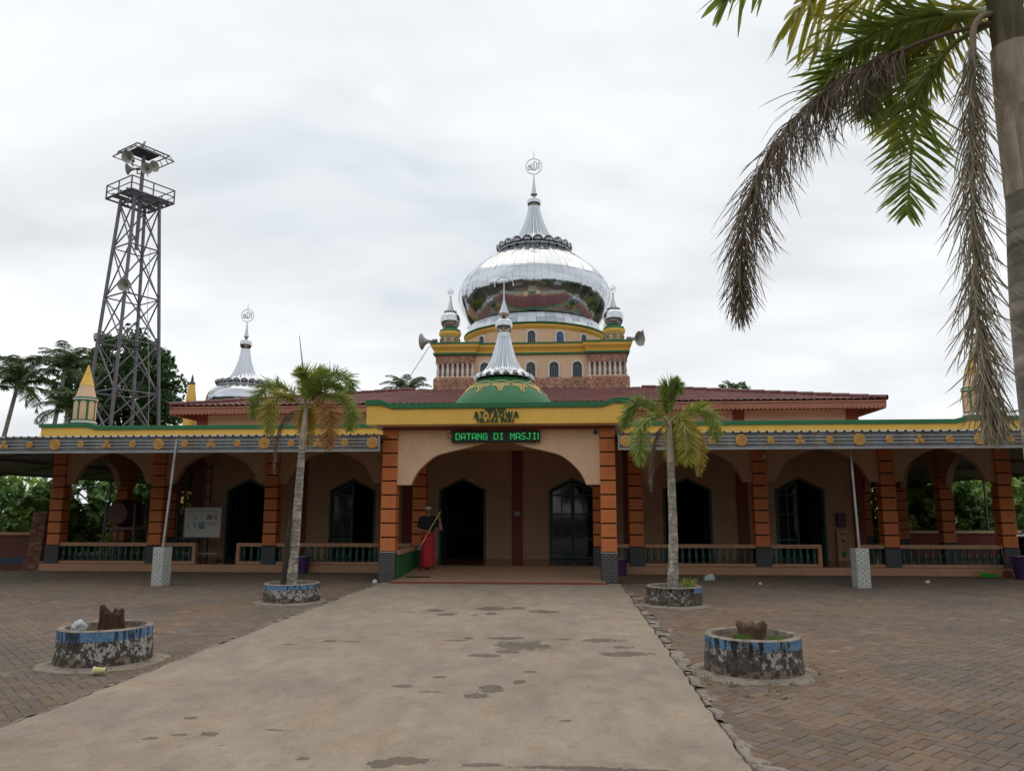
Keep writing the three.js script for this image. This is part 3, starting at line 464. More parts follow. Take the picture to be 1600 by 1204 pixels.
{
  const B = grp('drum_base', mosque); B.position.set(DX, 0, DZ);
  mesh('base_wall', bb(-3.75, 3.75, 6.2, 8.1, -3.75, 3.75), MAT.creamLight, B);
  mesh('plinth', rectLoft(-3.8, 3.8, -3.8, 3.8, [[0.05, 5.6], [0.05, 7.0], [0.02, 7.06]]), MAT.stone, B);
  const corn = [[0.0, 8.06], [0.06, 8.06], [0.06, 8.13], [0.03, 8.135], [0.05, 8.2], [0.1, 8.28], [0.16, 8.35], [0.18, 8.46]];
  const grn = [[0.2, 8.462], [0.2, 8.53], [0.05, 8.56]];
  mesh('cornice', rectLoft(-3.76, 3.76, -3.76, 3.76, corn), MAT.yellow, B); mesh('cornice_cap', rectLoft(-3.76, 3.76, -3.76, 3.76, grn), MAT.green, B); mesh('cornice_band', rectLoft(-3.76, 3.76, -3.76, 3.76, [[0.075, 8.05], [0.075, 8.125]]), MAT.green, B);
  for (let k = -2; k <= 2; k++) for (const f of [0, 1, 2, 3]) { const a = f * Math.PI / 2, x = k * 0.95, z = 3.752; archWindow(B, Math.cos(a) * x + Math.sin(a) * z, 7.12, -Math.sin(a) * x + Math.cos(a) * z, a, 0.19, 0.64, MAT.glass); }
  mesh('roof_deck', bb(-3.74, 3.74, 8.563, 8.575, -3.74, 3.74), MAT.concrete, B);
  const wb = lathe([[0.07, 0], [0.075, 0.03], [0.045, 0.06], [0.06, 0.14], [0.068, 0.2], [0.045, 0.36], [0.04, 0.44], [0.06, 0.5], [0.07, 0.52], [0.07, 0.56]], 10);
  for (const [sx, sz] of [[-1, 1], [1, 1], [-1, -1], [1, -1]]) {
    const Pn = grp('corner_pier', mosque); Pn.position.set(DX + sx * 3.12, 0, DZ + sz * 3.12);
    mesh('plinth', rectLoft(-0.82, 0.82, -0.82, 0.82, [[0.06, 5.6], [0.06, 7.02], [0.0, 7.09]]), MAT.stone, Pn);
    mesh('recess', bb(-0.66, 0.66, 7.05, 7.8, -0.66, 0.66), MAT.stone, Pn);
    mesh('sill', rectLoft(-0.8, 0.8, -0.8, 0.8, [[0, 7.08], [0.02, 7.1], [0, 7.13]]), MAT.creamLight, Pn);
    mesh('lintel', rectLoft(-0.8, 0.8, -0.8, 0.8, [[0, 7.69], [0, 8.08]]), MAT.stone, Pn);
    mesh('cornice', rectLoft(-0.81, 0.81, -0.81, 0.81, corn.map(([o, y]) => [o + 0.015, y + 0.006])), MAT.yellow, Pn); mesh('cornice_cap', rectLoft(-0.81, 0.81, -0.81, 0.81, grn.map(([o, y]) => [o + 0.015, y + 0.009])), MAT.green, Pn); mesh('cornice_band', rectLoft(-0.81, 0.81, -0.81, 0.81, [[0.09, 8.045], [0.09, 8.13]]), MAT.green, Pn);
    for (let k = 0; k < 8; k++) { const u = -0.72 + k * 1.44 / 7; for (const [px, pz] of [[u, sz * 0.72], [sx * 0.72, u]]) { if (px !== u && Math.abs(Math.abs(pz) - 0.72) < 0.01 && pz * sz > 0) continue; const m = mesh('baluster', wb, MAT.white, Pn); m.position.set(px, 7.13, pz); } }
    mesh('roof_deck', bb(-0.8, 0.8, 8.573, 8.585, -0.8, 0.8), MAT.concrete, Pn);
    // turret
    const T = grp('corner_turret', mosque); T.position.set(DX + sx * 3.45, 0, DZ + sz * 3.2);
    mesh('turret_drum', lathe([[0.4, 8.5], [0.4, 9.0]], 24), MAT.creamLight, T);
    mesh('turret_ring', lathe([[0.4, 8.96], [0.46, 9.02], [0.48, 9.14], [0.44, 9.16]], 24), MAT.yellow, T);
    for (const b of [[[0.41, 9.161], [0.45, 9.165], [0.43, 9.25], [0.3, 9.32]], [[0.405, 8.66], [0.41, 8.66], [0.41, 8.69], [0.405, 8.69]], [[0.405, 8.9], [0.41, 8.9], [0.41, 8.93], [0.405, 8.93]]]) mesh('turret_band', lathe(b, 24), MAT.green, T);
    const dm = []; for (let k = 0; k < 8; k++) for (const o of [-0.05, 0.05]) { const t = new THREE.TorusGeometry(0.075, 0.014, 4, 4); t.translate(o, 8.795, 0.41); t.rotateY(k * Math.PI / 4); dm.push(um(t)); } mesh('turret_ornament', mg(dm), MAT.green, T);
    mesh('onion_dome', lathe(spl([[0.28, 9.32], [0.38, 9.48], [0.42, 9.66], [0.38, 9.86], [0.26, 10.0], [0.2, 10.05]], 24), 32), MAT.silver, T);
    petals(T, 12, 0.22, 10.03, 0.055, MAT.petal);
    mesh('spire', fluted([[0.2, 10.04], [0.12, 10.2], [0.065, 10.45], [0.03, 10.72]], 10, 0.15), MAT.silverDull, T);
    mesh('spire_collar', lathe([[0.02, 10.7], [0.06, 10.72], [0.02, 10.75]], 10), MAT.petal, T);
    ringFinial(T, 10.93, 0.13);
  }
  // ---- round drum
  const D = grp('drum', mosque); D.position.set(DX, 0, DZ);
  mesh('drum_wall', lathe([[3.1, 8.4], [3.1, 9.36]], 96), MAT.creamLight, D);
  mesh('drum_ring', lathe([[3.1, 9.3], [3.14, 9.34], [3.22, 9.42], [3.24, 9.5], [3.1, 9.505]], 96), MAT.yellow, D);
  mesh('drum_cap', lathe([[3.1, 9.507], [3.27, 9.51], [3.27, 9.58], [3.0, 9.62]], 96), MAT.green, D);
}
// windows of the round drum belong to the drum
{
  const D = mosque.children.find(o => o.name === 'drum');
  for (let k = 0; k < 16; k++) { const a = k * Math.PI / 8; archWindow(D, Math.sin(a) * 3.09, 8.68, Math.cos(a) * 3.09, a, 0.17, 0.56, k === 1 || k === 9 ? MAT.blueGlass : MAT.glass); }
}
// ---- great dome
{
  const D = grp('great_dome', mosque); D.position.set(DX, 0, DZ);
  mesh('skirt_lining', lathe([[3.15, 9.58], [2.9, 10.02], [2.7, 10.04]], 64), MAT.black, D);
  { const q = rng(43), sk = std('skirt', '#c2c6cb', 0.2, { metal: 1, map: null }); for (const [a0, a1] of [[[3.24, 9.59], [3.09, 9.83]], [[3.08, 9.835], [2.95, 10.06]]]) { const w = Math.PI * 2 / 48, g = new THREE.LatheGeometry([new THREE.Vector2(...a0), new THREE.Vector2(...a1)], 2, -w / 2 + 0.002, w - 0.004); g.deleteAttribute('uv'); const r = (a0[0] + a1[0]) / 2, y = (a0[1] + a1[1]) / 2; g.translate(0, -y, -r); for (let k = 0; k < 48; k++) { const a = k * w, m = mesh('skirt_panel', g, sk, D); m.rotation.order = 'YXZ'; m.rotation.set((q() - 0.5) * 0.16, a + (q() - 0.5) * 0.05, (q() - 0.5) * 0.02); m.position.set(Math.sin(a) * r, y, Math.cos(a) * r); } } }
  mesh('lining', lathe(spl([[2.75, 10.0], [3.3, 10.7], [3.48, 11.4], [3.2, 12.05], [2.8, 12.6], [2.2, 13.15], [1.4, 13.7]], 30), 48), MAT.black, D);
  const prof = spl([[2.86, 10.02], [3.16, 10.4], [3.42, 10.9], [3.55, 11.42], [3.48, 11.8], [3.28, 12.2], [2.93, 12.62], [2.4, 13.07], [1.85, 13.45], [1.5, 13.66]], 64);
  const cuts = [[0, 0.3], [0.3, 0.5], [0.5, 0.78], [0.78, 1]], K = 72, q = rng(41), da = Math.PI * 2 / K;
  for (const [t0, t1] of cuts) {
    const seg = prof.slice(Math.round(t0 * 64), Math.round(t1 * 64) + 1).map(p => new THREE.Vector2(p[0], p[1]));
    const g = new THREE.LatheGeometry(seg, 3, -da / 2 + 0.0008, da - 0.0016); g.deleteAttribute('uv'); const mid = seg[Math.floor(seg.length / 2)]; g.translate(0, -mid.y, -mid.x);
    for (let k = 0; k < K; k++) { const a = k * da, m = mesh('mirror_panel', g, MAT.silver, D); m.rotation.order = 'YXZ'; m.rotation.set((q() - 0.5) * 0.034, a + (q() - 0.5) * 0.03, (q() - 0.5) * 0.006); const e = (q() - 0.5) * 0.006; m.position.set(Math.sin(a) * (mid.x + e), mid.y, Math.cos(a) * (mid.x + e)); }
  }
  mesh('collar', lathe([[1.5, 13.6], [1.66, 13.66], [1.7, 13.7], [1.55, 13.76], [1.2, 13.9]], 48), MAT.silverDull, D);
  petals(D, 22, 1.58, 13.78, 0.215, MAT.petal, 0.3);
  const low = []; for (let k = 0; k < 22; k++) { const t = new THREE.SphereGeometry(0.2, 8, 5); t.scale(1, 0.5, 0.4); t.translate(0, 13.64, 1.66); t.rotateY(k / 22 * Math.PI * 2); low.push(um(t)); } mesh('collar_scallops', mg(low), MAT.petal, D);
  mesh('spire', fluted([[1.42, 13.86], [1.0, 14.12], [0.72, 14.5], [0.5, 15.0], [0.33, 15.55], [0.27, 15.9], [0.26, 16.0]], 22, 0.22), MAT.silver, D);
  mesh('spire_ball', lathe(spl([[0.2, 15.95], [0.3, 16.04], [0.345, 16.18], [0.3, 16.34], [0.12, 16.42]], 20), 24), MAT.silver, D);
  mesh('spire_cone', lathe([[0.09, 16.4], [0.09, 16.54], [0.17, 16.58], [0.17, 16.62], [0.13, 16.66], [0.05, 17.2], [0.02, 17.62]], 14), MAT.silverDull, D);
  ringFinial(D, 18.03, 0.39);
}
// ---- green portal dome
{
  const D = grp('portal_dome', mosque); D.position.set(-0.08, 0, -2.75);
  const prof = spl([[1.5, 3.86], [1.46, 4.2], [1.37, 4.44], [1.23, 4.65], [1.04, 4.86], [0.79, 5.08], [0.56, 5.27]], 40);
  mesh('dome_shell', lathe(prof, 64), MAT.green, D);
  const rAt = y => { for (let i = 0; i + 1 < prof.length; i++) if (y <= prof[i + 1][1]) { const t = (y - prof[i][1]) / (prof[i + 1][1] - prof[i][1]); return prof[i][0] + t * (prof[i + 1][0] - prof[i][0]); } return 0.6; };
  for (let k = 0; k < 12; k++) {
    const a0 = k * Math.PI / 6, gs = [], S = 0.068;
    const on = (x, y) => { const yy = 4.9 + y, r = rAt(yy) + 0.012, a = a0 + x / 1.06; return V(Math.sin(a) * r, yy, Math.cos(a) * r); };
    const dia = (cx, cy) => { const p = [[0, S], [S, 0], [0, -S], [-S, 0]].map(d => on(cx + d[0] * 0.8, cy + d[1] * 0.62)); for (let i = 0; i < 4; i++) gs.push(bar(p[i], p[(i + 1) % 4], 0.018)); };
    for (const [x, y] of [[-2.5, 0.35], [2.5, 0.35], [-1.25, 0.35], [1.25, 0.35], [0, 0.35], [-0.62, -0.35], [0.62, -0.35], [0, -1.05], [0, -2.05]]) dia(x * S * 1.12, y * S * 0.95);
    const arc = []; for (let i = 0; i <= 8; i++) arc.push(on(-0.277 + 0.554 * i / 8, 0.155 - 0.075 * Math.pow(Math.abs(i - 4) / 4, 2))); gs.push(tube(arc, [0.012], 5, 14));
    mesh('lattice_ornament', mg(gs), MAT.ornament, D);
  }
  mesh('flare', fluted([[0.76, 5.22], [0.72, 5.3], [0.5, 5.45], [0.34, 5.72], [0.24, 6.05], [0.175, 6.34], [0.17, 6.4]], 18, 0.26), MAT.silver, D);
  petals(D, 20, 0.7, 5.27, 0.085, MAT.petal, 0.9);
  mesh('neck', lathe([[0.17, 6.34], [0.18, 6.4], [0.15, 6.52]], 20), MAT.silverDull, D);
  mesh('spire_ball', lathe(spl([[0.1, 6.48], [0.19, 6.55], [0.235, 6.7], [0.2, 6.85], [0.09, 6.92]], 20), 28), MAT.silver, D);
  mesh('spire_cone', lathe([[0.06, 6.9], [0.06, 6.96], [0.14, 7.03], [0.15, 7.06], [0.1, 7.16], [0.03, 7.4], [0.014, 7.52]], 16), MAT.silverDull, D);
  ringFinial(D, 7.84, 0.26, true);
}
// ---- parapet turrets
for (const s of [-1, 1]) {
  const T = grp('parapet_turret', mosque); T.position.set(s * 12.95, 0, -4.35);
  mesh('turret_body', lathe([[0.34, 4.0], [0.34, 4.3], [0.31, 4.32], [0.31, 5.0], [0.34, 5.03], [0.34, 5.08], [0.3, 5.1]], 8), MAT.green, T);
  for (const b of [[[0.345, 4.3], [0.355, 4.31], [0.355, 4.36], [0.32, 4.37]], [[0.315, 5.0], [0.35, 5.01], [0.35, 5.04], [0.33, 5.045]]]) mesh('turret_band', lathe(b, 8), MAT.white, T);
  for (let k = 0; k < 8; k++) { const a = (k + 0.5) * Math.PI / 4, g = ext(winShape(0.085, 0.56), 0.02); const m = mesh('niche_panel', g, MAT.creamLight, T); m.position.set(Math.sin(a) * 0.282, 4.41, Math.cos(a) * 0.282); m.rotation.y = a; }
  mesh('turret_cone', lathe([[0.3, 5.09], [0.27, 5.15], [0.19, 5.46]], 8), MAT.creamLight, T);
  mesh('cone_tip', lathe([[0.2, 5.45], [0.2, 5.47], [0.1, 5.8], [0.085, 5.84], [0.1, 5.87], [0.05, 5.92], [0.06, 5.96], [0.012, 6.1]], 8), MAT.yellow, T);
}
console.log('mosque');
// ------------------------------------------------------------------ awnings with rosettes
const AY0 = 3.1, AY1 = 3.45, AZ = -0.08;
{
  const ringG = (R, r, z) => { const t = new THREE.TorusGeometry(R, r, 8, 24); t.translate(0, 0, z); return um(t); };
  const disc = (R, d) => { const g = new THREE.CylinderGeometry(R, R, d, 24); g.rotateX(Math.PI / 2); g.translate(0, 0, d / 2); return um(g); };
  const big = mg([disc(0.115, 0.02), ringG(0.112, 0.018, 0.018), ringG(0.068, 0.016, 0.022), ringG(0.03, 0.014, 0.026), ...Array.from({ length: 18 }, (_, i) => { const s = new THREE.SphereGeometry(0.016, 6, 4); s.translate(Math.cos(i / 18 * 6.2832) * 0.128, Math.sin(i / 18 * 6.2832) * 0.128, 0.01); return um(s); })]);
  const small = mg([disc(0.07, 0.018), ringG(0.068, 0.018, 0.016), ringG(0.026, 0.015, 0.024)]);
  const leafS = mg([[0, 0.062], [-0.055, -0.03], [0.055, -0.03]].flatMap(([x, y]) => { const a = new THREE.TorusGeometry(0.035, 0.018, 6, 14), b = new THREE.SphereGeometry(0.022, 8, 6); a.translate(x, y, 0.014); b.translate(x, y, 0.014); return [um(a), um(b)]; }).concat([0.105, -0.095].map((y, i) => { const c = new THREE.ConeGeometry(0.024, 0.06, 6); if (i) { c.rotateZ(1.2); c.translate(-0.1, -0.075, 0.012); } else c.translate(0, y, 0.012); return um(c); }), [(() => { const c = new THREE.ConeGeometry(0.024, 0.06, 6); c.rotateZ(-1.2); c.translate(0.1, -0.075, 0.012); return um(c); })()]));
  for (const s of [-1, 1]) {
    const A = thing('awning', s < 0 ? 'corrugated metal awning with gold rosettes left of the entrance' : 'corrugated metal awning with gold rosettes right of the entrance', 'awning', [0, 0, 0], 0, 'awnings along the verandas');
    const x0 = 2.8, x1 = 16.2;
    // horizontally ribbed fascia
    const front = [], back = []; for (let i = 0; i <= 40; i++) { const t = i / 40, y = AY0 + 0.035 + (AY1 - AY0 - 0.035) * t, z = 0.032 * Math.sin(t * Math.PI * 2 * 4 - 1.2) * (t > 0.02 && t < 0.98 ? 1 : 0); front.push([z, y]); back.unshift([z - 0.006, y]); }
    let g = ext(shape([...front, ...back]), x1 - x0, 0); g.rotateY(Math.PI / 2); g.translate(s > 0 ? x0 : -x1, 0, AZ);
    mesh('fascia_sheet', g, MAT.zinc, A);
    mesh('lower_trim', bb(s > 0 ? x0 : -x1, s > 0 ? x1 : -x0, AY0 - 0.02, AY0 + 0.034, AZ - 0.05, AZ + 0.014), MAT.zinc, A);
    mesh('end_trim', bb(s * x0 - 0.015, s * x0 + 0.015, AY0 - 0.022, AY1 + 0.004, AZ - 0.03, AZ + 0.03), MAT.zinc, A);
    // ribbed roof sheet
    const pos = [], idx = [], prof = []; for (let x = x0 - 0.04; x < x1; x += 0.19) prof.push([x, 0], [x + 0.12, 0], [x + 0.14, 0.035], [x + 0.17, 0.035]);
    prof.forEach(([x, h]) => pos.push(s * x, AY1 + 0.012 + h, AZ + 0.05, s * x, 3.7 + h, -3.84)); for (let i = 0; i + 1 < prof.length; i++) idx.push(i * 2, i * 2 + 2, i * 2 + 1, i * 2 + 1, i * 2 + 2, i * 2 + 3);
    const r = new THREE.BufferGeometry(); r.setAttribute('position', new THREE.Float32BufferAttribute(pos, 3)); r.setIndex(idx); r.computeVertexNormals(); mesh('roof_sheet', um(toCreasedNormals(r, 0.3)), MAT.zinc, A);
    for (const [z, y] of [[-0.25, 3.4], [-1.4, 3.47], [-2.6, 3.55], [-3.7, 3.62]]) mesh('purlin', bb(s > 0 ? x0 : -x1, s > 0 ? x1 : -x0, y, y + 0.05, z - 0.03, z + 0.03), MAT.steel, A);
    for (const x of [3.2, 5.6, 8.0, 10.4, 12.8, 15.2]) mesh('rafter', bar(V(s * x, 3.36, -0.2), V(s * x, 3.56, -3.8), 0.05), MAT.steel, A);
    for (let k = 0; x0 + 0.16 + k * 0.652 < x1; k++) { const kind = k % 4, m = mesh(kind === 0 ? 'large_rosette' : kind === 2 ? 'trefoil' : 'small_rosette', kind === 0 ? big : kind === 2 ? leafS : small, MAT.gold, A); m.position.set(s * (x0 + 0.16 + k * 0.652), 3.285, AZ + 0.014); }
  }
  // lean-to awnings along both sides of the building
  for (const s of [-1, 1]) {
    const A = thing('side_awning', s < 0 ? 'grey sheet lean-to roof along the left side of mosque' : 'grey sheet lean-to roof along the right side of mosque', 'awning', [0, 0, 0], 0, 'side awnings');
    const prof = [], pos = [], idx = []; for (let z = -27; z < -3.9; z += 0.19) prof.push([z, 0], [z + 0.12, 0], [z + 0.14, 0.035], [z + 0.17, 0.035]);
    prof.forEach(([z, h]) => pos.push(s * 14.0, 3.68 + h, z, s * 18.4, 3.0 + h, z)); for (let i = 0; i + 1 < prof.length; i++) idx.push(i * 2, i * 2 + 2, i * 2 + 1, i * 2 + 1, i * 2 + 2, i * 2 + 3);
    const r = new THREE.BufferGeometry(); r.setAttribute('position', new THREE.Float32BufferAttribute(pos, 3)); r.setIndex(idx); r.computeVertexNormals(); mesh('roof_sheet', um(toCreasedNormals(r, 0.3)), MAT.zinc, A);
    for (const [x, y] of [[14.3, 3.56], [16.2, 3.26], [18.2, 2.95]]) mesh('purlin', bb(s * x - 0.03, s * x + 0.03, y, y + 0.06, -27, -4.2), MAT.steel, A);
    for (let z = -4.6; z > -26; z -= 3.3) { mesh('rafter', bar(V(s * 14.0, 3.56, z), V(s * 18.3, 2.9, z), 0.06), MAT.steel, A); mesh('pole', tube([V(s * 18.2, -0.09, z), V(s * 18.2, 2.95, z)], [0.04, 0.04], 8), MAT.steel, A); }
  }
  // posts on tiled pedestals
  const tTile = dtex(256, 512, (u, v) => { const cx = (u * 4) % 1, cy = (v * 8 + (Math.floor(u * 4) % 2) * 0.5) % 1, d = Math.hypot((cx - 0.5 + 0.3 * (vn(u * 30, v * 30, 4) - 0.5)) * 1.1, (cy - 0.5) * 1.5), line = (v * 2) % 1 < 0.02; const k = line ? 150 : d < 0.27 ? 128 + 40 * vn(u * 50, v * 50, 1) : 206 + 24 * (vn(u * 20, v * 20, 2) - 0.5); return [k, k + 2, k - 2]; });
  const mT = std('pedTile', '#dcdcd8', 0.35, { map: tTile });
  for (const [x, z, ry, lab] of [[-7.8, 0.1, -0.25, 'thin metal awning post on tiled pedestal left of entrance'], [8.18, -0.55, 0.12, 'thin metal awning post on tiled pedestal right of entrance']]) {
    const P = thing('awning_post', lab, 'post', [x, 0, z], ry, 'awning posts'); const g = new THREE.BoxGeometry(0.3, 0.87, 0.27); g.translate(0, 0.435, 0); mesh('pedestal', g, mT, P); mesh('pole', tube([V(0, 0.86, 0), V(0.03, 3.4, -0.16)], [0.028, 0.028], 8), MAT.zinc, P);
  }
}
// ------------------------------------------------------------------ running-text sign
{
  const F = { D: [30, 17, 17, 17, 17, 17, 30], A: [14, 17, 17, 17, 31, 17, 17], T: [31, 4, 4, 4, 4, 4, 4], N: [17, 25, 21, 21, 19, 17, 17], G: [14, 17, 16, 23, 17, 17, 15], I: [14, 4, 4, 4, 4, 4, 14], M: [17, 27, 21, 21, 17, 17, 17], S: [15, 16, 16, 14, 1, 1, 30], J: [7, 2, 2, 2, 2, 18, 12] };
  const txt = 'DATANG DI MASJID', cols = 92, rows = 11, c = document.createElement('canvas'); c.width = cols * 8; c.height = rows * 8; const x = c.getContext('2d'); x.fillStyle = '#000'; x.fillRect(0, 0, c.width, c.height);
  [...txt].forEach((ch, i) => { if (ch === ' ') return; for (let r = 0; r < 7; r++) for (let b = 0; b < 5; b++) if (F[ch][r] & (16 >> b)) { const cx = 3 + i * 5.85 + b * 0.98; if (cx > cols - 1.2) continue; x.fillStyle = '#2be06c'; x.fillRect(cx * 8, (r * 1.05 + 1.8) * 8, 8.6, 7.6); } });
  const t = new THREE.CanvasTexture(c); t.colorSpace = THREE.SRGBColorSpace;
  const S = thing('led_sign', 'black running-text board with green letters over the arch', 'sign', [-0.115, 3.485, -0.86]);
  mesh('housing', bev(2.16, 0.285, 0.1, 0.01), MAT.black, S);
  const sc = new THREE.PlaneGeometry(2.1, 0.24); sc.translate(0, 0, 0.053); mesh('screen', sc, new THREE.MeshStandardMaterial({ color: 0x050a08, roughness: 0.4, emissive: 0xffffff, emissiveMap: t, emissiveIntensity: 0.42 }), S);
  for (const bxx of [-0.7, 0.7]) mesh('bracket', bb(bxx - 0.03, bxx + 0.03, 0.1, 0.18, -0.08, -0.051), MAT.steel, S);
  mesh('cable', tube([V(-1.08, -0.06, 0), V(-1.16, -0.02, 0.01), V(-1.18, 0.08, 0), V(-1.1, 0.1, -0.02), V(-1.1, 0.24, -0.04)], [0.008], 5), MAT.black, S);
  const C = thing('security_camera', 'small dark camera at the top right of the entrance arch', 'camera', [2.3, 3.58, -0.9]); mesh('camera_body', at(um(new THREE.SphereGeometry(0.045, 12, 8)), 0, 0, 0), MAT.black, C); mesh('camera_mount', bb(-0.03, 0.03, 0.03, 0.08, -0.06, 0.02), MAT.steel, C);
}
// ------------------------------------------------------------------ horn speakers
const hornGeo = lathe(spl([[0.05, -0.05], [0.06, 0.08], [0.1, 0.22], [0.19, 0.36], [0.3, 0.45], [0.36, 0.48], [0.34, 0.475], [0.18, 0.34], [0.08, 0.2]], 36), 28); hornGeo.rotateX(Math.PI / 2);
const hornCore = (() => { const g = cyl(0.085, 0.085, 0.2, 0, -0.24, 0, 16); g.rotateX(Math.PI / 2); return g; })(), hornPlug = (() => { const g = lathe([[0.06, 0.1], [0.07, 0.2], [0.02, 0.26], [0, 0.265]], 12); g.rotateX(Math.PI / 2); return g; })();
function horn(pos, ry, rx, sc, label, group) { const h = thing('horn_speaker', label, 'loudspeaker', pos, 0, group); h.rotation.order = 'YXZ'; h.rotation.set(rx, ry, 0); h.scale.setScalar(sc); mesh('bell', hornGeo, MAT.horn, h); mesh('driver', hornCore, MAT.steel, h); mesh('plug', hornPlug, MAT.horn, h); mesh('bracket', mg([bb(-0.02, 0.02, -0.3, -0.05, -0.12, -0.06), bb(-0.02, 0.02, -0.32, -0.28, -0.3, -0.06)]), MAT.steel, h); return h; }
horn([-4.02, 8.74, -13.5], -1.75, 0.0, 0.95, 'grey horn speaker at left corner of the drum cornice', 'horns on the mosque');
horn([4.32, 8.72, -13.5], 1.35, 0.0, 0.95, 'grey horn speaker aimed right at right corner of drum cornice', 'horns on the mosque');
horn([4.3, 8.6, -13.15], 0.75, 0.1, 0.85, 'grey horn speaker aimed forward at right corner of drum cornice', 'horns on the mosque');
// ------------------------------------------------------------------ steel tower
{
  const C = V(-25.5, 0, -27), T = thing('steel_tower', 'tall grey lattice steel tower carrying loudspeakers', 'tower', [C.x, 0, C.z]);
  const rr = y => 2.55 - 0.066 * y, leg = (k, y, e = 0) => { const a = (74.5 + 90 * k) * Math.PI / 180; return V(Math.cos(a) * (rr(y) + e), y, Math.sin(a) * (rr(y) + e)); };
  for (let k = 0; k < 4; k++) mesh('leg', bar(leg(k, 0), leg(k, 21.2), 0.15), MAT.steel, T);
  const lv = [0.3, 3, 5.9, 8.8, 11.9, 14.8, 18.0, 20.9];
  for (let i = 0; i < lv.length; i++) for (let k = 0; k < 4; k++) {
    const m = (k + 1) % 4; if (i) mesh('strut', bar(leg(k, lv[i]), leg(m, lv[i]), 0.07), MAT.steel, T);
    if (i + 1 < lv.length) { mesh('brace', bar(leg(k, lv[i], 0.02), leg(m, lv[i + 1], 0.02), 0.065), MAT.steel, T); mesh('brace', bar(leg(m, lv[i], -0.03), leg(k, lv[i + 1], -0.03), 0.065), MAT.steel, T); }
  }
  const pc = (k, y, R = 2.02) => { const a = (74.5 + 90 * k) * Math.PI / 180; return V(Math.cos(a) * R, y, Math.sin(a) * R); };
  for (let k = 0; k < 4; k++) {
    const m = (k + 1) % 4; mesh('deck_beam', bar(pc(k, 21.25), pc(m, 21.25), 0.11), MAT.steel, T);
    for (const [y, w] of [[21.68, 0.05], [22.12, 0.06]]) mesh('rail', bar(pc(k, y), pc(m, y), w), MAT.steel, T);
    mesh('rail_post', bar(pc(k, 21.2), pc(k, 22.14), 0.07), MAT.steel, T); mesh('rail_post', bar(pc(k, 21.2).lerp(pc(m, 21.2), 0.5), pc(k, 22.14).lerp(pc(m, 22.14), 0.5), 0.06), MAT.steel, T);
  }
  for (const t of [0.2, 0.45, 0.75]) mesh('deck_plank', bar(pc(0, 21.34).lerp(pc(1, 21.34), t), pc(3, 21.34).lerp(pc(2, 21.34), t), 0.07, 0.28), MAT.steel, T);
  for (const t of [0.3, 0.7]) mesh('deck_beam', bar(pc(0, 21.15).lerp(pc(3, 21.15), t), pc(1, 21.15).lerp(pc(2, 21.15), t), 0.12), MAT.steel, T);
  mesh('mast', bar(V(0, 18, 0), V(0, 24.5, 0), 0.17), MAT.steel, T);
  const roofG = rectLoft(-0.75, 0.75, -0.75, 0.75, [[0, 24.47], [0, 24.52], [-0.4, 24.66]]); roofG.rotateY(-29.5 * Math.PI / 180); mesh('roof_plate', roofG, MAT.steel, T);
  for (let k = 0; k < 4; k++) { const m = (k + 1) % 4, o = [pc(k, 24.12, 1.85), pc(m, 24.12, 1.85)], n = [pc(k, 24.47, 1.55), pc(m, 24.47, 1.55)]; mesh('roof_frame', bar(o[0], o[1], 0.06), MAT.steel, T); mesh('roof_frame', bar(n[0], n[1], 0.07), MAT.steel, T); for (const t of [0.02, 0.25, 0.5, 0.75]) mesh('roof_rib', bar(n[0].clone().lerp(n[1], t), o[0].clone().lerp(o[1], t), 0.045), MAT.steel, T); }
  const fin = lathe(spl([[0.02, 0], [0.16, 0.12], [0.12, 0.45], [0.05, 0.7], [0.01, 0.76]], 14), 8); fin.scale(1, 1, 0.5); mesh('roof_fin', at(fin, -0.2, 24.6, 0.2, 0, 0, -0.5), MAT.horn, T);
  mesh('cable', tube([V(1.1, 18, 0.3), V(1.35, 14, 0.5), V(1.9, 9, 0.6), V(2.2, 2, 0.6)], [0.018], 5), MAT.horn, T);
  const hl = (dx, y, dz, ry, rx, s, lab) => horn([C.x + dx, y, C.z + dz], ry, rx, s, lab, 'horns on the steel tower');
  hl(-0.5, 23.85, 0.5, 0.1, 0.1, 1.1, 'upper grey horn facing the yard under tower roof'); hl(-0.35, 23.35, 0.2, -1.4, 0.05, 1.05, 'grey horn facing left above tower platform'); hl(0.55, 23.45, 0.2, 1.15, 0.1, 1.0, 'rightmost grey horn above tower platform'); hl(0.6, 23.1, 0.45, 0.4, 0.15, 1.0, 'lowest grey horn above the tower platform'); hl(0.62, 15.15, 1.55, 0.1, 0.12, 1.1, 'grey horn halfway up the steel tower');
}
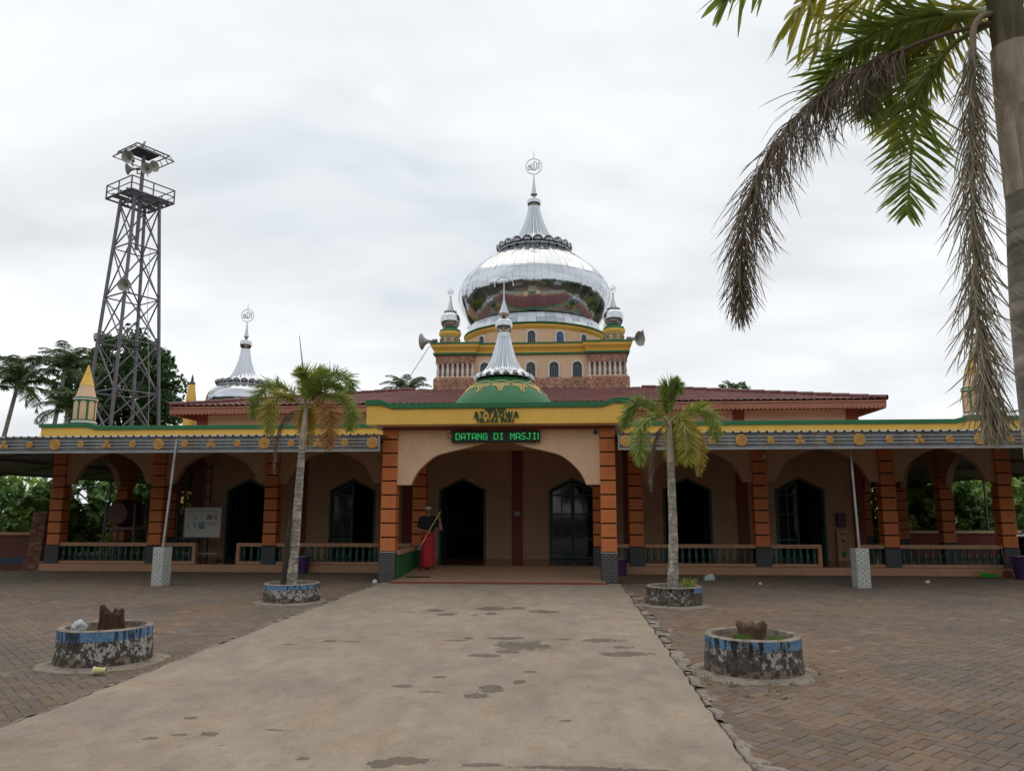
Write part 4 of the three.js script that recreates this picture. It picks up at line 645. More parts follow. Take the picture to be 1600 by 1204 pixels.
// ------------------------------------------------------------------ annex behind the hall
{
  const A = thing('domed_annex', 'small annex with a silver dome behind the left eave', 'building', [-17.55, 0, -26]);
  mesh('wall', bb(-1.9, 1.9, -0.1, 7.3, -1.9, 1.9), MAT.cream, A); mesh('cornice', rectLoft(-1.9, 1.9, -1.9, 1.9, [[0.02, 7.2], [0.15, 7.3], [0.15, 7.5], [-0.3, 7.55]]), MAT.yellow, A);
  mesh('dome_shell', lathe(spl([[1.7, 7.5], [1.95, 7.8], [2.05, 8.15], [1.9, 8.55], [1.6, 8.85], [1.35, 9.0]], 30), 48), MAT.silver, A);
  petals(A, 22, 1.42, 9.08, 0.19, MAT.petal, 0.3); mesh('collar', lathe([[1.35, 8.92], [1.52, 9.0], [1.3, 9.1]], 40), MAT.silverDull, A);
  mesh('spire', fluted([[1.3, 9.1], [0.9, 9.4], [0.62, 9.8], [0.4, 10.4], [0.3, 10.9], [0.26, 11.25]], 24, 0.1), MAT.silver, A);
  mesh('spire_ball', lathe(spl([[0.2, 11.25], [0.32, 11.4], [0.35, 11.58], [0.3, 11.75], [0.1, 11.85]], 20), 24), MAT.silver, A);
  mesh('spire_cone', lathe([[0.08, 11.8], [0.08, 11.95], [0.16, 12.0], [0.1, 12.2], [0.02, 12.95]], 14), MAT.silverDull, A); ringFinial(A, 13.32, 0.38);
  const obel = (x, z, top, lab) => { const o = thing('yellow_spire', lab, 'spire', [x, 0, z], 0, 'spires behind the hall'); mesh('shaft', lathe([[0.6, -0.05], [0.42, top - 3.5], [0.3, top - 1.5], [0.17, top - 0.6]], 8), MAT.yellow, o); mesh('tip', lathe([[0.2, top - 0.62], [0.2, top - 0.55], [0.07, top - 0.42], [0.09, top - 0.35], [0.01, top]], 8), std('darkGreen', '#1f4a44', 0.6), o); };
  obel(-20.72, -26, 9.78, 'yellow spire with dark green tip behind left eave corner'); obel(-16.4, -28.3, 10.05, 'slim spire showing only its green tip beside the annex dome');
}
// ------------------------------------------------------------------ planters
function planterTex(seed, blue, white, dark) {
  return dtex(1024, 256, (u, v) => {
    const X = u * 26, Y = v * 2.8, n = fbm(X * 0.5, Y * 1.2, seed, 5, 13), f = fbm(X * 3, Y * 3, seed + 1, 4, 78), st = fbm(X * 2.6, Y * 0.35, seed + 2, 4, 0), fine = fbm(X * 9, Y * 9, seed + 6, 3, 0), g = fbm(X * 0.25 + 3, 1, seed + 3, 3, 0);
    let k = 0.86 + 0.7 * (f - 0.5) + 0.3 * (n - 0.5) + 0.5 * (fine - 0.5), c = [102 * k, 93 * k, 84 * k];
    if (v < 0.2 + 0.2 * n) c = c.map((q, i) => q * 0.86 + (f > 0.56 ? [34, 28, 22][i] : 0));
    const wz = sm(0.22, 0.4, v + 0.3 * (n - 0.5)) * sm(0.86, 0.72, v);
    if (f * 0.55 + n * 0.5 + 0.3 * (fine - 0.5) + 0.18 * wz + white - 0.2 * (1 - wz) > 0.68 && wz > 0.2) c = [158 + 70 * (fine - 0.5), 156 + 70 * (fine - 0.5), 150 + 66 * (fine - 0.5)];
    const lim = 0.68 + 0.06 * (n - 0.5);
    if (v > lim && g + 0.35 * (f - 0.5) + 0.4 * (fine - 0.5) + blue - 0.35 * (st - 0.45) > 0.5) c = [92 + 70 * (fine - 0.5), 126 + 70 * (fine - 0.5), 158 + 60 * (fine - 0.5)];
    const drip = sm(0.52, 0.62, st) * sm(0.25, 0.9, v) * dark; c = c.map(q => q * (1 - 0.62 * drip)); return c;
  });
}
function planter(x, z, h, R, tex, label, apron = true) {
  const P = thing('planter', label, 'planter', [x, 0, z], 0, 'round concrete planters beside the path');
  const m = new THREE.MeshStandardMaterial({ map: tex, color: 0xffffff, roughness: 0.92, side: THREE.DoubleSide, bumpMap: tex, bumpScale: 0.006 });
  const g = new THREE.LatheGeometry([[R + 0.025, -0.02], [R + 0.02, h * 0.3], [R + 0.005, h * 0.7], [R + 0.008, h - 0.012]].map(p => new THREE.Vector2(...p)), 64); mesh('painted_wall', g, m, P);
  const t = lathe([[R + 0.008, h - 0.012], [R - 0.004, h], [R - 0.06, h + 0.002], [R - 0.075, h - 0.012], [R - 0.08, h - 0.14]], 64); const p = t.attributes.position; for (let i = 0; i < p.count; i++) { const a = Math.atan2(p.getX(i), p.getZ(i)); p.setY(i, p.getY(i) + 0.006 * (fbm(Math.cos(a) * 6 + x, Math.sin(a) * 6 + z, 9, 3) - 0.5)); } mesh('rim', t, MAT.concrete, P);
  const sg = new THREE.CircleGeometry(R - 0.074, 40, 0, Math.PI * 2); const soil = new THREE.RingGeometry(0.001, R - 0.074, 40, 10); soil.rotateX(-Math.PI / 2); const sp = soil.attributes.position; for (let i = 0; i < sp.count; i++) sp.setY(i, h - 0.055 + 0.05 * (fbm(sp.getX(i) * 6 + x, sp.getZ(i) * 6 + z, 19, 4) - 0.5)); soil.computeVertexNormals(); mesh('soil', um(soil), MAT.soil, P);
  if (apron) { const a = new THREE.RingGeometry(R - 0.02, R + 0.2, 72, 3); a.rotateX(-Math.PI / 2); const q = a.attributes.position; for (let i = 0; i < q.count; i++) { const X = q.getX(i), Z = q.getZ(i), r = Math.hypot(X, Z), k = (r - R + 0.02) / 0.22, w = 1 + 0.26 * (fbm(X * 4 + x * 3, Z * 4 + z * 3, 29, 4) - 0.62) * k; q.setXYZ(i, X * w, 0.026 - 0.03 * k * k, Z * w); } a.computeVertexNormals(); mesh('mortar_apron', um(a), MAT.concrete, P); }
  return P;
}
function grassTuft(parent, pts, n, hgt, mat, seed) { const q = rng(seed), pos = []; for (const [x, y, z, R] of pts) for (let i = 0; i < n; i++) { const a = q() * 6.283, r = R * Math.sqrt(q()), X = x + Math.cos(a) * r, Z = z + Math.sin(a) * r, b = q() * 6.283, w = 0.003 + 0.003 * q(), h = hgt * (0.5 + q()), lx = (q() - 0.5) * h, lz = (q() - 0.5) * h, cx = Math.cos(b) * w, sz = Math.sin(b) * w; pos.push(X - cx, y, Z - sz, X + cx, y, Z + sz, X + lx * 0.4, y + h * 0.65, Z + lz * 0.4, X + cx, y, Z + sz, X + lx, y + h, Z + lz, X + lx * 0.4, y + h * 0.65, Z + lz * 0.4); } const g = new THREE.BufferGeometry(); g.setAttribute('position', new THREE.Float32BufferAttribute(pos, 3)); g.computeVertexNormals(); const m = mesh('grass', um(g), mat, parent); m.userData.kind = 'stuff'; return m; }
const plLF = planter(-3.66, 2.95, 0.35, 0.51, planterTex(201, 0.08, -0.07, 0.9), 'planter with blue and white flaking paint holding left palm');
const plLN = planter(-3.7, 8.88, 0.4, 0.49, planterTex(231, 0.2, -0.07, 0.8), 'near left planter with bright blue band and dark stump');
const plRF = planter(3.56, 2.9, 0.34, 0.5, planterTex(261, -0.06, -0.13, 1.1), 'blackened planter with flecks of blue holding right palm');
const plRN = planter(3.6, 8.9, 0.39, 0.495, planterTex(291, 0.02, -0.1, 1.0), 'near right planter with blackened paint and broken stump');
const plN = planter(3.55, 14.75, 0.33, 0.52, planterTex(321, 0.02, -0.02, 0.9), 'planter at the foot of the tall palm nearest the camera');
grassTuft(plRN, [[-0.12, 0.335, 0.18, 0.08], [-0.16, 0.335, 0.1, 0.06], [0.2, 0.335, 0.2, 0.12]], 110, 0.055, MAT.grass, 3);
grassTuft(plLN, [[0.2, 0.34, 0.1, 0.2], [-0.2, 0.34, 0.15, 0.16]], 60, 0.04, MAT.grass, 4);
grassTuft(plRF, [[0.26, 0.29, 0.12, 0.09]], 90, 0.16, MAT.leafG2, 5);
{ const w = new THREE.Group(); w.name = 'weeds'; w.userData = { label: 'sparse weeds growing in paving around the near right planter', category: 'weeds', kind: 'stuff' }; scene.add(w); const pts = [], q = rng(8); for (let i = 0; i < 46; i++) { const a = -0.9 + q() * 4.2, r = 0.62 + 0.5 * q() * q(); pts.push([3.6 + Math.cos(a) * r, 0.0, 8.85 + Math.sin(a) * r, 0.05]); } for (let i = 0; i < 20; i++) pts.push([3.0 + q() * 0.9, 0, 9.4 + q() * 0.8, 0.03]); grassTuft(w, pts, 10, 0.022, std('weed', '#6d7440', 0.9, { map: null }), 9); }
// stumps
function stump(label, x, y, z, prof, mat, seed, sx = 1, cut = 0.2) {
  const g = new THREE.LatheGeometry(prof.map(p => new THREE.Vector2(...p)), 40), p = g.attributes.position;
  for (let i = 0; i < p.count; i++) { const X = p.getX(i), Y = p.getY(i), Z = p.getZ(i), a = Math.atan2(X, Z), h = Y / prof[prof.length - 1][1], n = fbm(Math.cos(a) * 2.4 + seed, Math.sin(a) * 2.4 + Y * 3, seed, 4) - 0.5, fl = fbm(a * 5, Y * 2, seed + 5, 3) - 0.5; const k = 1 + 0.7 * n + 0.24 * fl; p.setXYZ(i, X * k * sx, Y * (1 + cut * h * (n * 3.2 + fl * 1.4)), Z * k); }
  g.computeVertexNormals(); const m = mesh('tree_stump', um(g), mat); m.position.set(x, y, z); m.userData = { label, category: 'stump', group: 'stumps in the near planters' }; return m;
}
stump('tall jagged red-brown stump in near left planter', -3.66, 0.31, 8.84, [[0.14, 0], [0.125, 0.06], [0.115, 0.14], [0.115, 0.2], [0.11, 0.24], [0.075, 0.245], [0.04, 0.21], [0.001, 0.18]], MAT.stumpRed, 12, 1.05, 0.2);
stump('low broken brown stump in near right planter', 3.62, 0.3, 8.84, [[0.13, 0], [0.12, 0.06], [0.125, 0.11], [0.135, 0.16], [0.12, 0.19], [0.065, 0.17], [0.001, 0.12]], MAT.stumpBrown, 52, 1.1, 0.14);
console.log('planters');
// ------------------------------------------------------------------ palms
const UP = V(0, 1, 0);
function frondGeo(pts, o) {
  const c = new THREE.CatmullRomCurve3(pts.map(p => p.isVector3 ? p : V(...p))), q = rng(o.seed || 1), pos = [], t = V(), side = V(), nrm = V(), n = o.n;
  const push = (a, b) => { pos.push(a.x, a.y, a.z, b.x, b.y, b.z); };
  for (let i = 0; i < n; i++) {
    const s = o.from + (1 - o.from) * (i + 0.4 * q()) / n, p = c.getPoint(s); c.getTangent(s, t);
    side.crossVectors(t, Math.abs(t.y) > 0.93 ? (o.ref || V(0.2, 0, 1)) : UP).normalize(); nrm.crossVectors(side, t).normalize(); if (nrm.y < 0 && Math.abs(t.y) < 0.8) nrm.negate();
    const prof = 0.5 + 0.5 * Math.sin(Math.PI * Math.pow((i + 1) / (n + 1), 0.75)) - 0.22 * Math.max(0, (i / n - 0.8) * 5);
    for (let w = 0; w < o.rows; w++) for (const sg of [-1, 1]) {
      const L = o.len * prof * (0.75 + 0.45 * q()), a = o.plume * (q() * 2 - 1) + (o.lift || 0), b = o.fwd + 0.35 * (q() - 0.5) + 0.6 * Math.max(0, i / n - 0.75) * 2;
      const d = side.clone().multiplyScalar(sg * Math.cos(a)).addScaledVector(nrm, Math.sin(a)).multiplyScalar(Math.cos(b)).addScaledVector(t, Math.sin(b));
      if (o.hang) d.lerp(V((q() - 0.5) * 0.5, -1, (q() - 0.5) * 0.5), o.hang * (0.7 + 0.5 * q())).normalize();
      const wd = o.wid * (0.7 + 0.5 * q()), K = o.k || 3, cross = V().crossVectors(d, V(q() - 0.5, q() - 0.5 + (o.flat || 0), q() - 0.5)).normalize(), cur = p.clone(), dir = d.clone(), L0 = [], R0 = []; const curl = o.curl ? V(q() - 0.5, q() - 0.7, q() - 0.5).multiplyScalar(o.curl) : null;
      for (let k = 0; k <= K; k++) { const u = k / K, ww = wd * (u < 0.01 ? 0.45 : u > 0.99 ? 0.12 : 1 - 0.45 * u); L0.push(cur.clone().addScaledVector(cross, ww)); R0.push(cur.clone().addScaledVector(cross, -ww)); cur.addScaledVector(dir, L / K); dir.y -= o.droop * (0.6 + 0.8 * q()) / K; if (curl) dir.addScaledVector(curl, 1 / K); dir.normalize(); }
      for (let k = 0; k < K; k++) { push(L0[k], R0[k]); pos.push(R0[k + 1].x, R0[k + 1].y, R0[k + 1].z); push(L0[k], R0[k + 1]); pos.push(L0[k + 1].x, L0[k + 1].y, L0[k + 1].z); }
    }
  }
  const g = new THREE.BufferGeometry(); g.setAttribute('position', new THREE.Float32BufferAttribute(pos, 3)); g.computeVertexNormals();
  return [um(g), tube(c.getPoints(10), [o.r || 0.014, (o.r || 0.014) * 0.85, (o.r || 0.014) * 0.55, 0.003], 6)];
}
std('rachis', '#8a9448', 0.6); std('rachisDead', '#7a6656', 0.85); std('rachisGrey', '#a38f7c', 0.85);
function frond(parent, pts, mat, o, rm = MAT.rachis) { const [b, r] = frondGeo(pts, { from: 0.16, rows: 3, plume: 0.9, fwd: 0.6, droop: 0.25, len: 0.33, wid: 0.0095, n: 84, seed: 1, ...o }); const m = mesh('frond', b, mat, parent); mesh('rachis', r, rm, m); return m; }
const deadOpt = { plume: 1.2, hang: 0.85, droop: 0.5, curl: 1.6, wid: 0.0045, n: 85, rows: 2, len: 0.3, fwd: 0.4 };
function ringedTrunk(pts, radii) { return tube(pts.map(p => V(...p)), radii, 16, 60); }
{
  const P = thing('palm_tree', 'small palm with yellowing fronds and a thin spear, left of path', 'palm', [0, 0, 0], 0, 'palms in planters');
  mesh('trunk', ringedTrunk([[-3.68, 0.2, 2.95], [-3.68, 0.45, 2.95], [-3.64, 1.07, 2.95], [-3.61, 2.05, 2.95], [-3.58, 2.92, 2.95]], [0.13, 0.1, 0.085, 0.08, 0.072, 0.068]), MAT.trunk, P);
  mesh('bark_flap', mg([tube([V(-3.79, 0.3, 3.03), V(-3.76, 1.0, 3.05), V(-3.72, 1.75, 3.03)], [0.06, 0.045, 0.01], 6), tube([V(-3.84, 0.28, 2.98), V(-3.8, 0.8, 3.0), V(-3.74, 1.35, 3.02)], [0.045, 0.03, 0.008], 6)]), MAT.bark, P);
  mesh('crownshaft', ringedTrunk([[-3.58, 2.9, 2.95], [-3.56, 3.3, 2.95], [-3.54, 3.7, 2.95]], [0.07, 0.062, 0.042]), MAT.crownshaft, P);
  mesh('spear', tube([V(-3.54, 3.62, 2.95), V(-3.61, 4.32, 2.95), V(-3.74, 5.19, 2.95)], [0.022, 0.016, 0.006], 6), MAT.rachisGrey, P);
  const F = (pts, m, o) => frond(P, pts, MAT[m], o);
  F([[-3.52, 3.68, 2.95], [-3.35, 4.08, 3], [-3.05, 4.37, 3.05], [-2.67, 4.25, 3.15], [-2.55, 4.0, 3.2]], 'leafG', { seed: 1 }); F([[-3.53, 3.68, 2.95], [-3.56, 4.14, 2.85], [-3.45, 4.42, 2.75], [-3.22, 4.5, 2.65]], 'leafG2', { seed: 2 }); F([[-3.53, 3.68, 2.95], [-3.5, 4.05, 3.05], [-3.48, 4.32, 3.15], [-3.6, 4.42, 3.25]], 'leafG2', { seed: 3 });
  F([[-3.53, 3.68, 2.95], [-3.42, 4.05, 2.75], [-3.2, 4.25, 2.6], [-2.95, 4.15, 2.45]], 'leafG', { seed: 21 });
  F([[-3.55, 3.68, 2.95], [-3.89, 4.06, 2.85], [-4.31, 4.2, 2.8], [-4.62, 3.98, 2.75], [-4.7, 3.55, 2.75]], 'leafG', { seed: 4 }); F([[-3.55, 3.68, 2.95], [-3.77, 3.88, 3.15], [-4.01, 3.91, 3.3], [-4.1, 3.56, 3.4], [-4.08, 3.15, 3.4]], 'leafY', { seed: 5 });
  F([[-3.52, 3.68, 2.95], [-3.19, 3.94, 2.85], [-2.84, 3.93, 2.75], [-2.66, 3.63, 2.75], [-2.7, 3.28, 2.75]], 'leafG2', { seed: 6 }); F([[-3.52, 3.68, 2.95], [-3.21, 3.77, 3.15], [-2.98, 3.63, 3.3], [-2.92, 3.25, 3.35], [-2.93, 2.88, 3.35]], 'leafO', { seed: 7 }); F([[-3.53, 3.68, 2.95], [-3.59, 3.71, 2.7], [-3.65, 3.47, 2.55], [-3.65, 3.02, 2.53]], 'leafYY', { seed: 8, len: 0.32 });
  frond(P, [[-3.56, 3.68, 2.95], [-3.83, 3.6, 3.05], [-4, 3.31, 3.1], [-4.06, 2.91, 3.1], [-4.06, 2.44, 3.1]], MAT.deadB, { ...deadOpt, seed: 9, len: 0.26, hang: 0.95, n: 60 }, MAT.rachisDead);
}
{
  const P = thing('palm_tree', 'small green palm with drooping yellow tips, right of path', 'palm', [0, 0, 0], 0, 'palms in planters');
  mesh('trunk', ringedTrunk([[3.55, 0.2, 2.9], [3.55, 0.41, 2.9], [3.58, 1.21, 2.9], [3.58, 2.03, 2.9], [3.58, 2.62, 2.9]], [0.115, 0.095, 0.085, 0.08, 0.074, 0.068]), MAT.trunk, P);
  mesh('crownshaft', ringedTrunk([[3.58, 2.6, 2.9], [3.575, 3.0, 2.9], [3.58, 3.4, 2.9]], [0.068, 0.058, 0.04]), MAT.crownshaft, P);
  const F = (pts, m, o) => frond(P, pts, MAT[m], o);
  F([[3.58, 3.34, 2.9], [3.56, 3.7, 2.9], [3.6, 4.02, 2.92], [3.7, 4.16, 2.95]], 'leafG', { seed: 11, fwd: 0.9, plume: 0.5, len: 0.32 }); F([[3.58, 3.34, 2.9], [3.6, 3.8, 2.95], [3.72, 4.06, 3.05], [3.79, 3.93, 3.1]], 'leafG', { seed: 12, fwd: 0.9, len: 0.2 });
  F([[3.56, 3.37, 2.9], [3.34, 3.68, 2.8], [3.05, 3.8, 2.7], [2.83, 3.63, 2.65], [2.74, 3.3, 2.65]], 'leafG', { seed: 13, len: 0.32 }); F([[3.59, 3.37, 2.9], [3.91, 3.58, 2.85], [4.22, 3.62, 2.8], [4.43, 3.4, 2.8], [4.46, 3.05, 2.8]], 'leafG2', { seed: 14, len: 0.32 });
  F([[3.56, 3.37, 2.9], [3.34, 3.47, 3.1], [3.09, 3.34, 3.2], [2.97, 2.97, 3.25], [2.98, 2.55, 3.25]], 'leafG2', { seed: 15, len: 0.32 }); F([[3.59, 3.37, 2.9], [3.71, 3.44, 3.15], [3.83, 3.2, 3.3], [3.87, 2.84, 3.32], [3.85, 2.55, 3.3]], 'leafY', { seed: 16, len: 0.32 }); F([[3.59, 3.37, 2.9], [3.92, 3.41, 2.7], [4.13, 3.21, 2.6], [4.2, 2.78, 2.55], [4.15, 2.38, 2.55]], 'leafYY', { seed: 17, len: 0.22 }); F([[3.58, 3.37, 2.9], [3.66, 3.42, 2.65], [3.7, 3.04, 2.5], [3.69, 2.62, 2.5]], 'leafY', { seed: 18, len: 0.32 });
  frond(P, [[3.56, 3.34, 2.9], [3.36, 3.21, 3.05], [3.23, 2.87, 3.1], [3.18, 2.42, 3.1], [3.18, 2.1, 3.1]], MAT.deadB, { ...deadOpt, seed: 19, len: 0.26, hang: 0.9, n: 70 }, MAT.rachisDead);
}
{
  const P = thing('palm_tree', 'tall foreground palm with dead brown hanging fronds at right edge', 'palm', [0, 0, 0], 0, 'palms in planters');
  mesh('trunk', ringedTrunk([[3.5, 0.2, 14.7], [3.49, 0.9, 14.68], [3.48, 1.7, 14.64], [3.5, 2.45, 14.6], [3.53, 2.98, 14.6]], [0.12, 0.1, 0.095, 0.093, 0.09]), MAT.trunk, P);
  mesh('crownshaft', ringedTrunk([[3.53, 2.97, 14.6], [3.525, 3.3, 14.6], [3.52, 3.62, 14.6]], [0.093, 0.09, 0.08]), MAT.crownshaft, P);
  mesh('crown_heart', ringedTrunk([[3.52, 3.6, 14.6], [3.51, 3.8, 14.6], [3.5, 4.2, 14.58], [3.48, 4.7, 14.55]], [0.07, 0.062, 0.045, 0.01]), std('heart', '#7a705c', 0.8, { map: rep(tBark, 2, 1) }), P);
  const o = { len: 0.3, wid: 0.0095, n: 70, rows: 2, plume: 0.75, k: 4 };
  const F = (pts, m, q) => frond(P, pts, MAT[m], { ...o, ...q, r: 0.014 });
  F([[3.46, 3.74, 14.6], [3.34, 3.71, 14.5], [3.23, 3.56, 14.4], [3.19, 3.28, 14.35], [3.16, 3.0, 14.33]], 'leafG', { seed: 31, from: 0.3, len: 0.24, plume: 0.5, ref: V(0, 0, 1), rows: 1, n: 95, wid: 0.0075 });
  F([[3.46, 3.84, 14.6], [3.22, 4.03, 14.58], [2.98, 4.1, 14.54], [2.79, 4.04, 14.5], [2.67, 3.88, 14.5]], 'leafY', { seed: 32, len: 0.42, wid: 0.015, rows: 1, plume: 0.6, n: 26, hang: 0.15, droop: 0.45 }); F([[3.47, 3.9, 14.6], [3.04, 4.11, 14.7], [2.67, 4.09, 14.75], [2.42, 3.91, 14.8], [2.29, 3.75, 14.8]], 'leafG', { seed: 33, len: 0.28, wid: 0.016, rows: 1, n: 30 }); F([[3.46, 3.87, 14.6], [3.34, 4.08, 14.4], [3.16, 4.15, 14.3], [2.98, 4.08, 14.2], [2.86, 3.9, 14.2]], 'leafY', { seed: 44, len: 0.34, wid: 0.011, rows: 1, n: 44 });
  F([[3.46, 3.78, 14.6], [3.44, 3.98, 14.3], [3.36, 4.02, 14.1], [3.25, 3.9, 13.95], [3.18, 3.7, 13.9]], 'leafG', { seed: 34 }); F([[3.47, 3.78, 14.6], [3.52, 4.0, 14.3], [3.5, 4.05, 14.05], [3.44, 3.9, 13.85], [3.4, 3.6, 13.75]], 'leafY', { seed: 35 });
  F([[3.48, 3.81, 14.6], [3.71, 4, 14.5], [3.99, 4.02, 14.4], [4.16, 3.8, 14.35], [4.17, 3.42, 14.35]], 'leafG', { seed: 36 }); F([[3.48, 3.85, 14.6], [3.65, 4.1, 14.8], [3.8, 4.2, 15.1], [3.9, 4.0, 15.4], [3.9, 3.6, 15.5]], 'leafG2', { seed: 37 }); F([[3.45, 3.78, 14.6], [3.25, 3.88, 14.45], [3.05, 3.88, 14.3], [2.92, 3.76, 14.2], [2.88, 3.62, 14.15]], 'leafG', { seed: 38, len: 0.22 }); F([[3.48, 3.85, 14.6], [3.4, 4.3, 14.75], [3.2, 4.5, 15.0], [2.95, 4.4, 15.2]], 'leafG2', { seed: 39 });
  frond(P, [[3.46, 3.74, 14.6], [3.29, 3.73, 14.55], [3.09, 3.68, 14.5], [2.89, 3.6, 14.45], [2.66, 3.42, 14.42], [2.48, 3.13, 14.4], [2.41, 2.8, 14.4], [2.39, 2.54, 14.4]], MAT.deadB, { ...deadOpt, seed: 41, from: 0.26, len: 0.3, wid: 0.0029, n: 180, rows: 3, hang: 0.5, curl: 2.2, k: 6, r: 0.012, droop: 1.1 }, MAT.rachisDead);
  frond(P, [[3.46, 3.78, 14.6], [3.36, 3.72, 14.65], [3.315, 3.48, 14.67], [3.27, 3.01, 14.67], [3.24, 2.48, 14.67], [3.25, 2.15, 14.67], [3.25, 2.0, 14.67]], MAT.deadG, { ...deadOpt, seed: 42, from: 0.26, len: 0.24, wid: 0.0032, n: 180, rows: 3, hang: 0.55, curl: 2.6, k: 6, r: 0.014, droop: 1.0, ref: V(0, 0, 1) }, MAT.rachisGrey);
}
console.log('palms');
// ------------------------------------------------------------------ trees and bushes
function crownGeo(seed, R, H, clusters, per, leaf, spread = 1) {   // leaf clumps through an uneven ellipsoid centred on the origin
  const q = rng(seed), pos = [], col = [], a = V(), b = V(), n = V();
  for (let c = 0; c < clusters; c++) {
    let x, y, z, d; do { x = q() * 2 - 1; y = q() * 2 - 1; z = q() * 2 - 1; d = Math.hypot(x, y, z); } while (d > 1 || d < 0.35);
    const lump = 0.78 + 0.5 * fbm(x * 2 + seed, y * 2 + z * 2, seed, 3); x *= R * lump; y *= H * lump; z *= R * lump; const cr = R * (0.13 + 0.13 * q()) * spread, tone = 0.7 + 0.6 * q();
    for (let i = 0; i < per; i++) {
      n.set(q() - 0.5, q() - 0.5, q() - 0.5).normalize(); const r = cr * Math.cbrt(q()), px = x + n.x * r, py = y + n.y * r * 0.75, pz = z + n.z * r, s = leaf * (0.6 + 0.8 * q());
      a.set(q() - 0.5, (q() - 0.5) * 0.7, q() - 0.5).normalize(); b.set(q() - 0.5, q() - 0.5, q() - 0.5).cross(a).normalize().multiplyScalar(0.42);
      const A = [px - a.x * s, py - a.y * s, pz - a.z * s], B = [px + b.x * s, py + b.y * s, pz + b.z * s], C = [px + a.x * s, py + a.y * s - s * 0.3, pz + a.z * s], D = [px - b.x * s, py - b.y * s, pz - b.z * s]; pos.push(...A, ...B, ...C, ...A, ...C, ...D); const k = tone * (0.8 + 0.4 * q()); for (let j = 0; j < 6; j++) col.push(k, k, k * 0.95);
    }
  }
  const g = new THREE.BufferGeometry(); g.setAttribute('position', new THREE.Float32BufferAttribute(pos, 3)); g.setAttribute('color', new THREE.Float32BufferAttribute(col, 3)); g.computeVertexNormals(); return um(g);
}
for (const k of ['leafTree', 'leafTree2', 'leafBush', 'leafPale']) MAT[k].vertexColors = true;
function treeAt(name, label, cat, x, z, h, R, H, geo, mat, group, seed, trunkR = 0.25) {
  const t = thing(name, label, cat, [x, -0.09, z], 0, group), q = rng(seed), lim = [];
  if (trunkR) { lim.push(tube([V(0, 0, 0), V(0.2, h * 0.4, 0.1), V(0, h, 0)], [trunkR * 1.3, trunkR, trunkR * 0.5], 8)); for (let i = 0; i < 9; i++) { const a = q() * 6.283, e = V(Math.cos(a) * R * (0.4 + 0.4 * q()), h + H * (q() * 1.3 - 0.5), Math.sin(a) * R * (0.4 + 0.4 * q())); lim.push(tube([V(0.05, h * (0.45 + 0.3 * q()), 0.03), e.clone().multiplyScalar(0.5).add(V(0, h * 0.42, 0)), e], [trunkR * 0.45, trunkR * 0.25, 0.03], 6)); } mesh('trunk', mg(lim), MAT.bark, t); }
  const m = mesh('crown', geo, mat, t); m.position.y = h; m.scale.set(R, H, R); m.rotation.y = q() * 6.28; return t;
}
const bigCrown = crownGeo(5, 1, 1, 230, 64, 0.055), crownB = crownGeo(6, 1, 1, 90, 46, 0.075), crownC = crownGeo(17, 1, 1, 90, 46, 0.085), bushG = crownGeo(9, 1, 1, 46, 40, 0.11, 1.3), bushH = crownGeo(29, 1, 1, 46, 40, 0.12, 1.3);
treeAt('round_tree', 'dense round dark green tree behind the steel tower', 'tree', -36.2, -45, 11.6, 4.6, 5.0, bigCrown, MAT.leafTree, null, 3, 0.35);
treeAt('small_tree', 'tree top peeping over the roof right of the dome', 'tree', 14.5, -42, 10.9, 1.1, 0.8, crownB, MAT.leafTree2, null, 4, 0.15);
// coconut palms
{
  const vars = [0, 1, 2, 3].map(k => { const e = [1.42, 1.12, 0.75, 0.2][k], L = 4.2, pts = []; let x = 0, y = 0, a = e; for (let i = 0; i <= 6; i++) { pts.push(V(x, y, 0)); x += Math.cos(a) * L / 6; y += Math.sin(a) * L / 6; a -= 0.2 + 0.05 * i; } return frondGeo(pts, { from: 0.14, rows: 1, plume: 0.3, fwd: 0.45, droop: 0.9, len: 0.95, wid: 0.036, n: 78, seed: 60 + k, r: 0.05, lift: -0.25 }); });
  const coco = (x, z, h, lean, seed, label, sc = 1) => {
    const t = thing('coconut_palm', label, 'palm', [x, -0.09, z], 0, 'coconut palms beyond the yard'), q = rng(seed);
    mesh('trunk', tube([V(-lean, 0, 0), V(-lean * 0.5, h * 0.5, 0.1), V(0, h, 0)], [0.24, 0.16, 0.13], 8), MAT.trunk, t);
    const n = 22; for (let k = 0; k < n; k++) { const v = vars[Math.min(3, Math.floor(k / n * 4.1))], f = mesh('frond', v[0], MAT.leafCoco, t); mesh('rachis', v[1], MAT.rachis, f); f.position.y = h; f.rotation.y = k * 2.399 + q() * 0.4; f.scale.setScalar(sc * (0.85 + 0.3 * q())); }
  };
  coco(-38.6, -35, 10.6, 1.6, 1, 'leftmost coconut palm with bushy crown above parapet end', 0.9); coco(-35.4, -35.5, 11.9, 1.0, 2, 'coconut palm with highest crown, left of steel tower', 0.75); coco(-33.2, -33, 8.6, -0.8, 3, 'low coconut palm drooping behind the left parapet turret', 0.6);
  coco(-10.9, -41, 10.6, 0.6, 4, 'coconut palm tip rising over the roof left of dome', 0.6);
  coco(34, -36, 6.5, 0.6, 6, 'coconut palm beyond the right boundary wall', 0.9);
}
